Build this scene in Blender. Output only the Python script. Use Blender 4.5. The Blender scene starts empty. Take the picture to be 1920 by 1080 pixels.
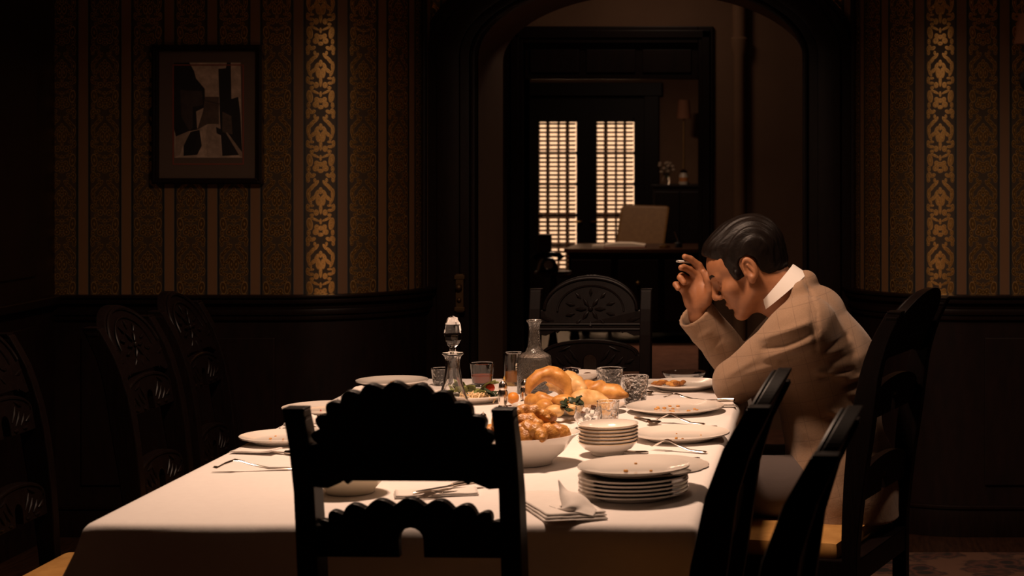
import bpy, bmesh, math, random
import numpy as np
from mathutils import Vector, Matrix, Euler, noise

random.seed(7)
sc = bpy.context.scene
COL = sc.collection
PI = math.pi
F, U0, V0, H = 3500.0, 1549.0, 280.0, 1.44      # focal length in px, vanishing point, eye height

# ------------------------------------------------------------------ camera
cam_d = bpy.data.cameras.new('camera')
cam = bpy.data.objects.new('camera', cam_d)
COL.objects.link(cam)
cam.location = (0, 0, H)
cam.rotation_euler = (PI / 2, 0, 0)
cam_d.sensor_width = 36.0
cam_d.lens = F / 1920 * 36.0
cam_d.shift_x = (960 - U0) / 1920
cam_d.shift_y = -(540 - V0) / 1920
cam_d.clip_start = 0.05
cam_d.clip_end = 100
cam_d.dof.use_dof = True
cam_d.dof.focus_distance = 4.9
cam_d.dof.aperture_fstop = 7.0
sc.camera = cam

# ------------------------------------------------------------------ world, lights, exposure
w = bpy.data.worlds.new('evening_sky')
sc.world = w
w.use_nodes = True
bg = w.node_tree.nodes['Background']
bg.inputs['Color'].default_value = (1.0, 0.57, 0.31, 1)
bg.inputs['Strength'].default_value = 1.7


def area(name, loc, size, energy, color, rot=(0, 0, 0), spread=PI, shape='DISK'):
    d = bpy.data.lights.new(name, 'AREA')
    d.shape = shape
    d.size = size
    d.energy = energy
    d.color = color
    d.spread = spread
    o = bpy.data.objects.new(name, d)
    COL.objects.link(o)
    o.location = loc
    o.rotation_euler = rot
    return o


WARM = (1.0, 0.66, 0.46)
area('table_pendant_light', (-0.78, 4.42, 2.55), 0.30, 45.0, WARM, spread=2.70)
area('ceiling_light', (0.95, 5.20, 2.66), 0.30, 6.0, WARM, spread=2.1)
area('study_light', (-1.75, 13.5, 2.45), 0.3, 16.0, WARM)
area('hall_light', (-0.9, 8.75, 2.50), 0.3, 2.2, WARM)
sc.view_settings.view_transform = 'Standard'
sc.view_settings.look = 'None'
sc.view_settings.exposure = 0.0
sc.view_settings.gamma = 1.0
sc.view_settings.use_curve_mapping = False
sc.cycles.use_denoising = True
sc.cycles.max_bounces = 12
sc.cycles.sample_clamp_indirect = 4.0


# ------------------------------------------------------------------ placement helpers
def px(u, v, s):
    """photo pixel seen at a scale of s pixels per metre -> world point"""
    return Vector(((u - U0) / s, F / s, H - (v - V0) / s))


ZT = 0.746


def onz(u, v, z=ZT):
    s = (v - V0) / (H - z)
    p = px(u, v, s)
    p.z = z
    return p


# ------------------------------------------------------------------ materials
def sock(nt, x):
    return x


class G:
    """tiny node-graph helper"""
    def __init__(self, name):
        self.m = bpy.data.materials.new(name)
        self.m.use_nodes = True
        self.nt = self.m.node_tree
        self.b = self.nt.nodes['Principled BSDF']

    def node(self, t, **kw):
        n = self.nt.nodes.new(t)
        for k, v in kw.items():
            setattr(n, k, v)
        return n

    def link(self, a, b):
        if isinstance(a, bpy.types.NodeSocket):
            self.nt.links.new(a, b)
        else:
            b.default_value = a

    def math(self, op, a, b=0.0, c=0.0, clamp=False):
        n = self.node('ShaderNodeMath', operation=op, use_clamp=clamp)
        for i, x in enumerate((a, b, c)):
            self.link(x, n.inputs[i])
        return n.outputs[0]

    def noise(self, scale, detail=3, rough=0.5, vec=None):
        n = self.node('ShaderNodeTexNoise')
        n.inputs['Scale'].default_value = scale
        n.inputs['Detail'].default_value = detail
        n.inputs['Roughness'].default_value = rough
        if vec is not None:
            self.link(vec, n.inputs['Vector'])
        return n.outputs['Fac']

    def coord(self, kind='Object', scale=None):
        tc = self.node('ShaderNodeTexCoord')
        if scale is None:
            return tc.outputs[kind]
        mp = self.node('ShaderNodeMapping')
        mp.inputs['Scale'].default_value = scale
        self.link(tc.outputs[kind], mp.inputs['Vector'])
        return mp.outputs['Vector']

    def ramp(self, fac, stops):
        n = self.node('ShaderNodeValToRGB')
        e = n.color_ramp.elements
        while len(e) < len(stops):
            e.new(0.5)
        for el, (p, c) in zip(e, stops):
            el.position = p
            el.color = (*c, 1)
        self.link(fac, n.inputs['Fac'])
        return n.outputs['Color']

    def mix(self, fac, a, b):
        n = self.node('ShaderNodeMix', data_type='RGBA')
        self.link(fac, n.inputs[0])
        for i, x in ((6, a), (7, b)):
            self.link(x if isinstance(x, bpy.types.NodeSocket) else (*x, 1), n.inputs[i])
        return n.outputs[2]

    def bump(self, h, strength=0.3, dist=0.002):
        n = self.node('ShaderNodeBump')
        n.inputs['Strength'].default_value = strength
        n.inputs['Distance'].default_value = dist
        self.link(h, n.inputs['Height'])
        self.link(n.outputs['Normal'], self.b.inputs['Normal'])

    def set(self, color=None, rough=None, metal=None, **kw):
        if color is not None:
            self.link(color if isinstance(color, bpy.types.NodeSocket) else (*color, 1), self.b.inputs['Base Color'])
        if rough is not None:
            self.link(rough, self.b.inputs['Roughness'])
        if metal is not None:
            self.link(metal, self.b.inputs['Metallic'])
        for k, v in kw.items():
            self.link(v, self.b.inputs[k.replace('_', ' ')])
        return self.m


MAT = {}


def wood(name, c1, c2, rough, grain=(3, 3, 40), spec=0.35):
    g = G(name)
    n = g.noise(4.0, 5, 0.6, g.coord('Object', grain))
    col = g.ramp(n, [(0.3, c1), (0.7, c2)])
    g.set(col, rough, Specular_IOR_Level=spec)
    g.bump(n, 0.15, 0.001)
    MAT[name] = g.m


wood('carved_wood', (0.0022, 0.0012, 0.0010), (0.0050, 0.0024, 0.0020), 0.42, (40, 40, 4), 0.085)
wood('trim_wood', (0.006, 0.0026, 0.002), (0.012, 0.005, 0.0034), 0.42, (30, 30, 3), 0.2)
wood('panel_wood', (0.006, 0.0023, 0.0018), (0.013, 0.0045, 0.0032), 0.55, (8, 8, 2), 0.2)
wood('table_wood', (0.03, 0.012, 0.006), (0.06, 0.025, 0.012), 0.35, (40, 4, 4))
wood('floor_wood', (0.020, 0.009, 0.005), (0.05, 0.022, 0.011), 0.35, (20, 2, 20))


def plain(name, color, rough=0.5, metal=0.0, bump=None, **kw):
    g = G(name)
    g.set(color, rough, metal, **kw)
    if bump:
        g.bump(g.noise(bump[0], 4, 0.6, g.coord('Object')), bump[1], bump[2])
    MAT[name] = g.m
    return g.m


def mottled(name, c1, c2, scale, rough=0.5, metal=0.0, bump=0.2, dist=0.002, detail=4):
    g = G(name)
    n = g.noise(scale, detail, 0.6, g.coord('Object'))
    g.set(g.ramp(n, [(0.32, c1), (0.68, c2)]), rough, metal)
    g.bump(n, bump, dist)
    MAT[name] = g.m
    return g.m


def glass(name, color=(1, 1, 1), rough=0.02, cut=None):
    g = G(name)
    g.set(color, rough, 0.0, Transmission_Weight=1.0, IOR=1.48)
    if cut:
        v = g.node('ShaderNodeTexVoronoi')
        v.inputs['Scale'].default_value = cut
        g.link(g.coord('Object'), v.inputs['Vector'])
        g.bump(v.outputs['Distance'], 0.30, 0.003)
    MAT[name] = g.m


def linen(name, c1, c2, weave=900, big=0.0):
    g = G(name)
    co = g.coord('Object')
    n = g.noise(60, 3, 0.5, co)
    g.set(g.mix(n, c1, c2), 0.9, Sheen_Weight=0.15)
    wv = g.noise(weave, 2, 0.5, co)
    h = g.math('ADD', wv, g.math('MULTIPLY', g.noise(22, 3, 0.5, g.coord('Object', (1, 0.35, 1))), 4.0))
    g.bump(h, 0.22, 0.0015)
    MAT[name] = g.m


linen('cloth_linen', (0.74, 0.69, 0.66), (0.80, 0.75, 0.72))
linen('napkin_linen', (0.72, 0.66, 0.61), (0.80, 0.74, 0.69), 1200)
plain('porcelain', (0.80, 0.73, 0.66), 0.14, Coat_Weight=0.3)
plain('porcelain_gilt', (0.62, 0.42, 0.22), 0.25, 0.5)
plain('cream_ware', (0.78, 0.68, 0.52), 0.2)
plain('silver', (0.80, 0.72, 0.64), 0.18, 1.0)
plain('brass', (0.42, 0.25, 0.09), 0.32, 1.0)
plain('dull_brass', (0.10, 0.055, 0.022), 0.5, 0.7)
plain('black_plastic', (0.010, 0.010, 0.011), 0.25)
glass('clear_glass')
glass('cut_glass', (1, 1, 1), 0.10, 110)
glass('crystal', (1.0, 0.97, 0.93), 0.13, 240)
plain('whisky', (0.26, 0.035, 0.004), 0.25)
plain('amber_drink', (0.52, 0.20, 0.03), 0.15, Transmission_Weight=0.3, IOR=1.35)
glass('window_glass', (1, 1, 1), 0.0)
mottled('crust', (0.36, 0.135, 0.020), (0.74, 0.37, 0.095), 26, 0.45, bump=0.35, dist=0.004)
mottled('crust_pale', (0.50, 0.24, 0.06), (0.80, 0.52, 0.23), 22, 0.5, bump=0.3, dist=0.004)
mottled('pastry', (0.25, 0.080, 0.010), (0.64, 0.30, 0.062), 42, 0.42, bump=0.9, dist=0.008)
mottled('lettuce', (0.055, 0.075, 0.018), (0.24, 0.25, 0.08), 40, 0.4)
mottled('dark_leaf', (0.010, 0.018, 0.010), (0.04, 0.055, 0.025), 60, 0.4)
mottled('shreds', (0.62, 0.40, 0.18), (0.80, 0.62, 0.38), 60, 0.5)
plain('tomato_red', (0.50, 0.035, 0.010), 0.2)
plain('orange_peel', (0.66, 0.24, 0.03), 0.4, bump=(300, 0.4, 0.001))
plain('grape_black', (0.010, 0.006, 0.008), 0.28)
plain('meat_brown', (0.10, 0.035, 0.012), 0.4)
plain('cheese', (0.72, 0.42, 0.10), 0.5)
plain('stew', (0.30, 0.11, 0.025), 0.35, bump=(120, 0.6, 0.003))
plain('sugar', (0.80, 0.74, 0.68), 0.7)
g = G('seat_leather')
n = g.noise(18, 4, 0.6, g.coord('Object'))
g.set(g.ramp(n, [(0.3, (0.36, 0.18, 0.05)), (0.7, (0.48, 0.26, 0.08))]), 0.42)
g.bump(g.noise(700, 2, 0.5, g.coord('Object')), 0.2, 0.0008)
MAT['seat_leather'] = g.m
mottled('desk_leather', (0.23, 0.115, 0.033), (0.30, 0.155, 0.048), 30, 0.5)
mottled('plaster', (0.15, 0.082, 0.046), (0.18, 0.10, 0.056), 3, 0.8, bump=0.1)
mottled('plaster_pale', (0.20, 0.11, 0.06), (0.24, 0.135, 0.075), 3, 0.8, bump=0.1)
mottled('ceiling_plaster', (0.40, 0.30, 0.22), (0.46, 0.35, 0.26), 3, 0.9, bump=0.1)
plain('slat_paint', (0.26, 0.12, 0.05), 0.5)
plain('mat_board', (0.085, 0.052, 0.036), 0.85)
plain('ledger_paper', (0.78, 0.66, 0.52), 0.7)
plain('ledger_cover', (0.22, 0.05, 0.03), 0.5)
plain('box_brown', (0.13, 0.05, 0.03), 0.5)
plain('lamp_shade', (0.36, 0.16, 0.09), 0.8)
plain('jar_white', (0.60, 0.52, 0.42), 0.3)
plain('jar_label', (0.55, 0.20, 0.05), 0.5)
plain('flower_pale', (0.55, 0.42, 0.30), 0.7)
# skin, hair, clothes
g = G('skin')
n = g.noise(40, 4, 0.6, g.coord('Object'))
g.set(g.ramp(n, [(0.3, (0.25, 0.098, 0.040)), (0.7, (0.32, 0.130, 0.054))]), 0.58)
g.bump(g.noise(500, 2, 0.5, g.coord('Object')), 0.12, 0.0006)
MAT['skin'] = g.m
g = G('hair')
n = g.noise(60, 4, 0.6, g.coord('Object', (1.0, 7.0, 1.0)))
g.set(g.ramp(n, [(0.3, (0.004, 0.0025, 0.002)), (0.75, (0.010, 0.006, 0.0045))]), 0.42, Specular_IOR_Level=0.16)
g.bump(n, 0.4, 0.003)
MAT['hair'] = g.m
plain('shirt_white', (0.82, 0.78, 0.74), 0.8, bump=(900, 0.15, 0.0006))
plain('trouser_wool', (0.075, 0.056, 0.05), 0.9, bump=(700, 0.3, 0.001))
plain('shoe_leather', (0.012, 0.007, 0.005), 0.25)
plain('cigarette_paper', (0.85, 0.82, 0.78), 0.7)
plain('cigarette_ash', (0.25, 0.23, 0.21), 0.9)
g = G('jacket_wool')
tc = g.node('ShaderNodeTexCoord')
mp = g.node('ShaderNodeMapping')
mp.inputs['Rotation'].default_value = (0, math.radians(14), 0)
g.link(tc.outputs['Object'], mp.inputs['Vector'])
sx = g.node('ShaderNodeSeparateXYZ')
g.link(mp.outputs['Vector'], sx.inputs[0])


def pane(v, period, wd):
    f_ = g.math('ABSOLUTE', g.math('SUBTRACT', g.math('FRACT', g.math('DIVIDE', v, period)), 0.5))
    return g.math('SUBTRACT', 1.0, g.math('DIVIDE', f_, wd), clamp=True)


ln = g.math('MAXIMUM', pane(sx.outputs[0], 0.046, 0.03), pane(sx.outputs[2], 0.052, 0.028))
n = g.noise(320, 3, 0.6, tc.outputs['Object'])
basec = g.mix(n, (0.20, 0.122, 0.072), (0.31, 0.195, 0.120))
g.set(g.mix(g.math('MULTIPLY', ln, 0.5), basec, (0.10, 0.055, 0.035)), 0.92, Sheen_Weight=0.12)
g.bump(g.math('ADD', g.math('MULTIPLY', g.noise(900, 2, 0.5, tc.outputs['Object']), 0.12), g.noise(26, 4, 0.6, tc.outputs['Object'])), 0.35, 0.005)
MAT['jacket_wool'] = g.m

# wallpaper: damask stripes between narrow plain stripes edged in blue-black
g = G('damask_wallpaper')
uvn = g.node('ShaderNodeUVMap')
sp = g.node('ShaderNodeSeparateXYZ')
g.link(uvn.outputs['UV'], sp.inputs[0])
PER = 0.16
xx = g.math('MULTIPLY', g.math('SUBTRACT', g.math('FRACT', g.math('ADD', g.math('DIVIDE', sp.outputs[0], PER), 0.5)), 0.5), PER)
ax = g.math('ABSOLUTE', xx)
pp = g.math('DIVIDE', g.math('SUBTRACT', 0.08, ax), 0.053)
qq = g.math('SUBTRACT', g.math('MULTIPLY', g.math('SUBTRACT', 1.0, g.math('FRACT', g.math('DIVIDE', sp.outputs[1], 0.2375))), 4.48), 0.9)
SH = [(0, .34, .19, .14, 0), (.33, .14, .2, .22, -30), (.25, -.18, .17, .2, 30), (0, -.12, .16, .17, 0),
      (0, -.58, .09, .2, 0), (.4, -.74, .32, .09, -25), (.74, -.42, .2, .42, 8), (.82, .2, .12, .2, 0),
      (.82, .66, .17, .24, -25), (.52, .66, .2, .13, 30), (.86, .98, .12, .16, 0), (.40, 1.0, .1, .15, 0),
      (.30, 1.22, .11, .26, -35), (.60, 1.5, .13, .36, -38), (.83, 1.95, .13, .36, 0), (.74, 2.42, .11, .26, 25),
      (0, 1.72, .13, .24, 0), (.27, 1.95, .13, .28, -22), (.5, 2.25, .13, .26, -48), (.16, 2.4, .17, .36, 0),
      (.88, 2.9, .12, .24, 0), (.66, 3.12, .2, .11, 0), (.62, 2.78, .17, .09, 0), (.3, 3.26, .17, .21, 0),
      (0, 2.98, .11, .4, 0), (.6, 3.45, .14, .12, 0)]
best = None
for (cx, cy, rx, ry, rot) in SH:
    c_, s_ = math.cos(math.radians(rot)), math.sin(math.radians(rot))
    dx = g.math('SUBTRACT', pp, cx)
    dy = g.math('SUBTRACT', qq, cy)
    a_ = g.math('MULTIPLY_ADD', dx, c_ / rx, g.math('MULTIPLY', dy, s_ / rx))
    b_ = g.math('MULTIPLY_ADD', dx, -s_ / ry, g.math('MULTIPLY', dy, c_ / ry))
    e_ = g.math('MULTIPLY_ADD', a_, a_, g.math('MULTIPLY', b_, b_))
    best = e_ if best is None else g.math('MINIMUM', best, e_)


def step(v, lo, hi):
    n_ = g.node('ShaderNodeMapRange', interpolation_type='SMOOTHSTEP')
    n_.inputs['From Min'].default_value = lo
    n_.inputs['From Max'].default_value = hi
    g.link(v, n_.inputs['Value'])
    return n_.outputs['Result']


motif = g.math('SUBTRACT', 1.0, step(best, 0.75, 1.35))
hole = g.math('SUBTRACT', 1.0, step(best, 0.0, 0.10))
motif = g.math('MULTIPLY', motif, g.math('SUBTRACT', 1.0, g.math('MULTIPLY', hole, 0.35)))
in_dam = step(ax, 0.0255, 0.0272)            # damask zone
in_plain = g.math('SUBTRACT', 1.0, step(ax, 0.0165, 0.018))
edge = g.math('SUBTRACT', 1.0, step(g.math('ABSOLUTE', g.math('SUBTRACT', ax, 0.0178)), 0.0, 0.0016))
gold = g.math('MULTIPLY', motif, in_dam)
nz = g.noise(420, 3, 0.6, uvn.outputs['UV'])
c0 = g.mix(in_dam, (0.007, 0.009, 0.011), (0.055, 0.031, 0.014))
c1 = g.mix(in_plain, c0, (0.165, 0.080, 0.034))
goldc = g.mix(nz, (0.66, 0.37, 0.115), (0.92, 0.55, 0.20))
c2 = g.mix(gold, c1, goldc)
c3 = g.mix(g.math('MULTIPLY', edge, 0.6), c2, (0.16, 0.14, 0.12))
rgh = g.math('MULTIPLY_ADD', gold, -0.25, 0.52)
g.set(c3, rgh, g.math('MULTIPLY', gold, 0.975))
g.bump(g.math('ADD', g.math('MULTIPLY', gold, 0.8), g.math('MULTIPLY', nz, 0.35)), 0.14, 0.001)
MAT['damask_wallpaper'] = g.m

# carpet
g = G('carpet_pile')
co = g.coord('Object')
v = g.node('ShaderNodeTexVoronoi')
v.inputs['Scale'].default_value = 9
g.link(co, v.inputs['Vector'])
n2 = g.noise(14, 4, 0.65, co)
pat = g.math('MULTIPLY', v.outputs['Distance'], n2)
g.set(g.ramp(pat, [(0.10, (0.012, 0.006, 0.005)), (0.17, (0.085, 0.030, 0.018)), (0.24, (0.025, 0.011, 0.008)), (0.32, (0.11, 0.05, 0.028))]), 0.95)
g.bump(g.noise(700, 2, 0.5, co), 0.5, 0.003)
MAT['carpet_pile'] = g.m
mottled('hall_carpet', (0.16, 0.062, 0.035), (0.26, 0.11, 0.06), 12, 0.95)
# print in the frame
for nm, c in (('print_sky', (0.42, 0.29, 0.21)), ('print_dark', (0.012, 0.009, 0.008)), ('print_mid', (0.085, 0.055, 0.04)),
              ('print_water', (0.32, 0.22, 0.16)), ('print_quay', (0.25, 0.17, 0.12)), ('print_grey', (0.045, 0.03, 0.024))):
    mottled(nm, tuple(x * 0.7 for x in c), tuple(x * 1.2 for x in c), 40, 0.5, bump=0.0)


# ------------------------------------------------------------------ mesh builders (vertex / face lists)
class MB:
    def __init__(self):
        self.v, self.f, self.uv, self.mi = [], [], None, []

    def add(self, verts, faces, mi=0):
        o = len(self.v)
        self.v += [tuple(x) for x in verts]
        self.f += [tuple(i + o for i in f) for f in faces]
        self.mi += [mi] * len(faces)
        return self

    def box(self, lo, hi, mi=0):
        x0, y0, z0 = lo
        x1, y1, z1 = hi
        return self.add([(x0, y0, z0), (x1, y0, z0), (x1, y1, z0), (x0, y1, z0), (x0, y0, z1), (x1, y0, z1), (x1, y1, z1), (x0, y1, z1)],
                        [(0, 3, 2, 1), (4, 5, 6, 7), (0, 1, 5, 4), (1, 2, 6, 5), (2, 3, 7, 6), (3, 0, 4, 7)], mi)

    def lathe(self, prof, n=32, c=(0, 0, 0), closed=False, sy=1.0, wob=None, mi=0, cap=True):
        """prof: list of (r, z); closed joins last ring to the first"""
        vs, fs = [], []
        k = len(prof)
        for i in range(n):
            a = 2 * PI * i / n
            for j, (r, z) in enumerate(prof):
                rr = r * (1 + (wob(a, j) if wob else 0))
                vs.append((c[0] + rr * math.cos(a), c[1] + sy * rr * math.sin(a), c[2] + z))
        for i in range(n):
            i2 = (i + 1) % n
            for j in range(k if closed else k - 1):
                j2 = (j + 1) % k
                fs.append((i * k + j, i2 * k + j, i2 * k + j2, i * k + j2))
        if not closed and cap:
            if prof[0][0] > 1e-6:
                fs.append(tuple(i * k for i in reversed(range(n))))
            if prof[-1][0] > 1e-6:
                fs.append(tuple(i * k + k - 1 for i in range(n)))
        return self.add(vs, fs, mi)

    def sweep(self, pts, rad, n=10, flat=None, up=(0, 0, 1), mi=0, cap=True):
        """tube along pts; rad one per point (or (rw, rh)); flat gives width/height"""
        pts = [Vector(p) for p in pts]
        m = len(pts)
        up = Vector(up)
        vs, fs = [], []
        for i, p in enumerate(pts):
            t = (pts[min(i + 1, m - 1)] - pts[max(i - 1, 0)]).normalized()
            sd = t.cross(up)
            if sd.length < 1e-4:
                sd = t.cross(Vector((0, 1, 0.01)))
            sd.normalize()
            nn = sd.cross(t).normalized()
            r = rad[i] if isinstance(rad, (list, tuple)) else rad
            rw, rh = r if isinstance(r, (list, tuple)) else (r, r)
            for k in range(n):
                a = 2 * PI * k / n
                vs.append(p + sd * (rw * math.cos(a)) + nn * (rh * math.sin(a)))
        for i in range(m - 1):
            for k in range(n):
                k2 = (k + 1) % n
                fs.append((i * n + k, i * n + k2, (i + 1) * n + k2, (i + 1) * n + k))
        if cap:
            fs.append(tuple(reversed(range(n))))
            fs.append(tuple((m - 1) * n + k for k in range(n)))
        return self.add(vs, fs, mi)

    def ball(self, c, r, n=12, m=8, mi=0):
        if not isinstance(r, (list, tuple)):
            r = (r, r, r)
        vs = [(c[0], c[1], c[2] - r[2])]
        for j in range(1, m):
            t = -PI / 2 + PI * j / m
            for i in range(n):
                a = 2 * PI * i / n
                vs.append((c[0] + r[0] * math.cos(t) * math.cos(a), c[1] + r[1] * math.cos(t) * math.sin(a), c[2] + r[2] * math.sin(t)))
        vs.append((c[0], c[1], c[2] + r[2]))
        fs = []
        L = len(vs) - 1
        for i in range(n):
            i2 = (i + 1) % n
            fs.append((0, 1 + i2, 1 + i))
            for j in range(m - 2):
                a = 1 + j * n
                fs.append((a + i, a + i2, a + n + i2, a + n + i))
            a = 1 + (m - 2) * n
            fs.append((a + i, a + i2, L))
        return self.add(vs, fs, mi)

    def prism(self, outline, y0, y1, fn=None, mi=0):
        """outline in (x, z), extruded along y; fn maps (x, y, z) -> (x, y, z)"""
        n = len(outline)
        fn = fn or (lambda x, y, z: (x, y, z))
        vs = [fn(x, y0, z) for x, z in outline] + [fn(x, y1, z) for x, z in outline]
        ar = sum(outline[i][0] * outline[(i + 1) % n][1] - outline[(i + 1) % n][0] * outline[i][1] for i in range(n))
        fr = tuple(range(n)) if ar > 0 else tuple(reversed(range(n)))
        fs = [fr, tuple(i + n for i in reversed(fr))]
        for a in range(n):
            i, j = fr[a], fr[(a + 1) % n]
            fs.append((i, i + n, j + n, j))
        return self.add(vs, fs, mi)

    def mesh(self, name, mats, smooth=False, bevel=0.0, seg=2):
        me = bpy.data.meshes.new(name)
        me.from_pydata(self.v, [], self.f)
        if isinstance(mats, str):
            mats = [mats]
        for m in mats:
            me.materials.append(MAT[m])
        if len(mats) > 1:
            for p, k in zip(me.polygons, self.mi):
                p.material_index = k
        bm = bmesh.new()
        bm.from_mesh(me)
        bmesh.ops.recalc_face_normals(bm, faces=bm.faces)
        if bevel > 0:
            ed = [e for e in bm.edges if len(e.link_faces) == 2 and e.calc_face_angle(0) > 0.6]
            bmesh.ops.bevel(bm, geom=ed, offset=bevel, segments=seg, affect='EDGES', profile=0.6)
        bm.to_mesh(me)
        bm.free()
        if smooth:
            for p in me.polygons:
                p.use_smooth = True
            if smooth != 'all':
                try:
                    me.set_sharp_from_angle(angle=math.radians(40))
                except Exception:
                    pass
        return me

    def obj(self, name, mats, parent=None, smooth=False, bevel=0.0, label=None):
        return link(name, self.mesh(name, mats, smooth, bevel), parent, label)


def link(name, me, parent=None, label=None):
    o = bpy.data.objects.new(name, me)
    COL.objects.link(o)
    if parent is not None:
        o.parent = parent
    if label:
        o['label'] = label
    return o


def thing(name, label, cat, loc=(0, 0, 0), rotz=0.0, group=None):
    o = bpy.data.objects.new(name, None)
    o.empty_display_size = 0.05
    COL.objects.link(o)
    o.location = loc
    o.rotation_euler = (0, 0, rotz)
    return tag(o, label, cat, group)


def tag(o, label, cat, group=None):
    o['label'] = label
    o['category'] = cat
    if group:
        o['group'] = group
    return o


def struct(o):
    o['kind'] = 'structure'
    return o


def set_uv(o, fn):
    me = o.data
    uv = me.uv_layers.new(name='UVMap')
    for lp in me.loops:
        uv.data[lp.index].uv = fn(me.vertices[lp.vertex_index].co)

# ================================================================== THE ROOM
YW = F / 504.0            # dining room wall plane
RC = 0.425                # radius of the rounded wall ends
XL, XR = -2.002, 0.535    # where the left / right walls start to curve back
CEIL = 2.75
TH = math.radians(80)


def vprism(mb, outline, z0, z1):
    return mb.prism(outline, z0, z1, lambda x, y, z: (x, z, y))


def wall_path(side, off=0.0, n=28):
    """plan of the wall face, pushed off metres into the room"""
    p = []
    if side < 0:
        p.append((-2.95, YW - off))
        for i in range(n + 1):
            t = TH * i / n
            p.append((XL + (RC + off) * math.sin(t), YW + RC - (RC + off) * math.cos(t)))
        p.append((p[-1][0] + 0.02, p[-1][1] + 0.14))
    else:
        p.append((1.70, YW - off))
        for i in range(n + 1):
            t = TH * i / n
            p.append((XR - (RC + off) * math.sin(t), YW + RC - (RC + off) * math.cos(t)))
        p.append((p[-1][0] - 0.02, p[-1][1] + 0.14))
    return p


def band(side, o_in, o_out, z0, z1):
    return vprism(MB(), wall_path(side, o_out) + list(reversed(wall_path(side, o_in))), z0, z1)


def wall_uv(side):
    def fn(co):
        x, y, z = co
        if side < 0:
            u = x - XL if x < XL else RC * math.atan2(x - XL, YW + RC - y)
            return (u - 0.0385, z)
        u = x - XR if x > XR else -RC * math.atan2(XR - x, YW + RC - y)
        return (u + 0.031, z)
    return fn


for side, nm in ((-1, 'wall_left_back'), (1, 'wall_right_back')):
    o = struct(band(side, -0.12, 0.0, 0.86, CEIL).obj(nm, 'damask_wallpaper', smooth=True))
    set_uv(o, wall_uv(side))
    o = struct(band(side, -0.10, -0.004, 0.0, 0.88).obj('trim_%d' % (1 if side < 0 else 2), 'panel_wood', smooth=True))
    # chair rail: three stacked mouldings
    mb = band(side, -0.01, 0.012, 0.845, 0.868)
    for a, z0, z1 in ((0.034, 0.868, 0.889), (0.045, 0.889, 0.900), (0.022, 0.825, 0.846), (0.012, 0.805, 0.826)):
        b = band(side, -0.01, a, z0, z1)
        mb.add(b.v, b.f)
    struct(mb.obj('trim_%d' % (3 if side < 0 else 4), 'trim_wood', smooth=True, bevel=0.003))
    mb = band(side, -0.01, 0.018, 0.0, 0.105)
    b = band(side, -0.01, 0.026, 0.105, 0.118)
    mb.add(b.v, b.f)
    struct(mb.obj('baseboard_left' if side < 0 else 'baseboard_right', 'trim_wood', smooth=True, bevel=0.003))
    # raised wainscot panels on the flat part, each one a piece
    xs = [-2.80, -2.40, -2.02] if side < 0 else [0.56, 0.96, 1.36]
    for i in range(len(xs) - 1):
        x0, x1 = xs[i] + 0.03, xs[i + 1] - 0.03
        m = MB().box((x0, YW - 0.006, 0.19), (x1, YW + 0.02, 0.74))
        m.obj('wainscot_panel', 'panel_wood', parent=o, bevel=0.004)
    # thin upright bead where the curved wall ends
    e = wall_path(side, 0.012)[-2]
    struct(MB().sweep([(e[0], e[1], 0.9), (e[0], e[1], CEIL)], 0.010, 8).obj('trim_%d' % (5 if side < 0 else 6), 'trim_wood', smooth=True))

# arch between dining room and hall
AX, AZ, AW, AB = -0.739, 1.808, 0.6455, 0.298
Y0A, Y1A = 7.43, 7.99


def arch_pts(hw, hb, n=40):
    return [(AX - hw * math.cos(PI * i / n), AZ + hb * math.sin(PI * i / n)) for i in range(n + 1)]


ol = [(-3.0, 0.0), (-3.0, CEIL), (1.7, CEIL), (1.7, 0.0), (AX + AW, 0.0)] + list(reversed(arch_pts(AW, AB))) + [(AX - AW, 0.0)]
mb = MB().prism(ol, Y0A, Y1A)
o = struct(mb.obj('wall_arch', ['damask_wallpaper', 'plaster'], smooth=True))
for p in o.data.polygons:
    p.material_index = 0 if p.normal.y < -0.9 else 1
set_uv(o, lambda co: (co.x + 0.07, co.z))
mb = MB()
for (i0, o0, y) in ((0.0, 0.225, Y0A - 0.035), (0.025, 0.195, Y0A - 0.060), (0.060, 0.150, Y0A - 0.085), (0.0, 0.018, Y0A - 0.075)):
    a = arch_pts(AW + i0, AB + i0 * 0.75)
    b = arch_pts(AW + o0, AB + o0 * 0.75)
    mb.prism([(b[0][0], 0.0)] + b + [(b[-1][0], 0.0), (a[-1][0], 0.0)] + list(reversed(a)) + [(a[0][0], 0.0)], y, Y0A + 0.004)
struct(mb.obj('trim_7', 'trim_wood', smooth=True, bevel=0.004))
mb = MB().box((-1.455, Y0A - 0.100, 0.80), (-1.425, Y0A - 0.084, 0.95))
mb.box((-1.460, Y0A - 0.104, 0.93), (-1.420, Y0A - 0.084, 0.945)).box((-1.460, Y0A - 0.104, 0.805), (-1.420, Y0A - 0.084, 0.82))
mb.ball((-1.44, Y0A - 0.115, 0.90), 0.014).ball((-1.44, Y0A - 0.108, 0.85), 0.009)
tag(mb.obj('lock_plate', 'dull_brass', bevel=0.002), 'narrow dull brass lock plate on the left side of the arch trim', 'lock plate')

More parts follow.
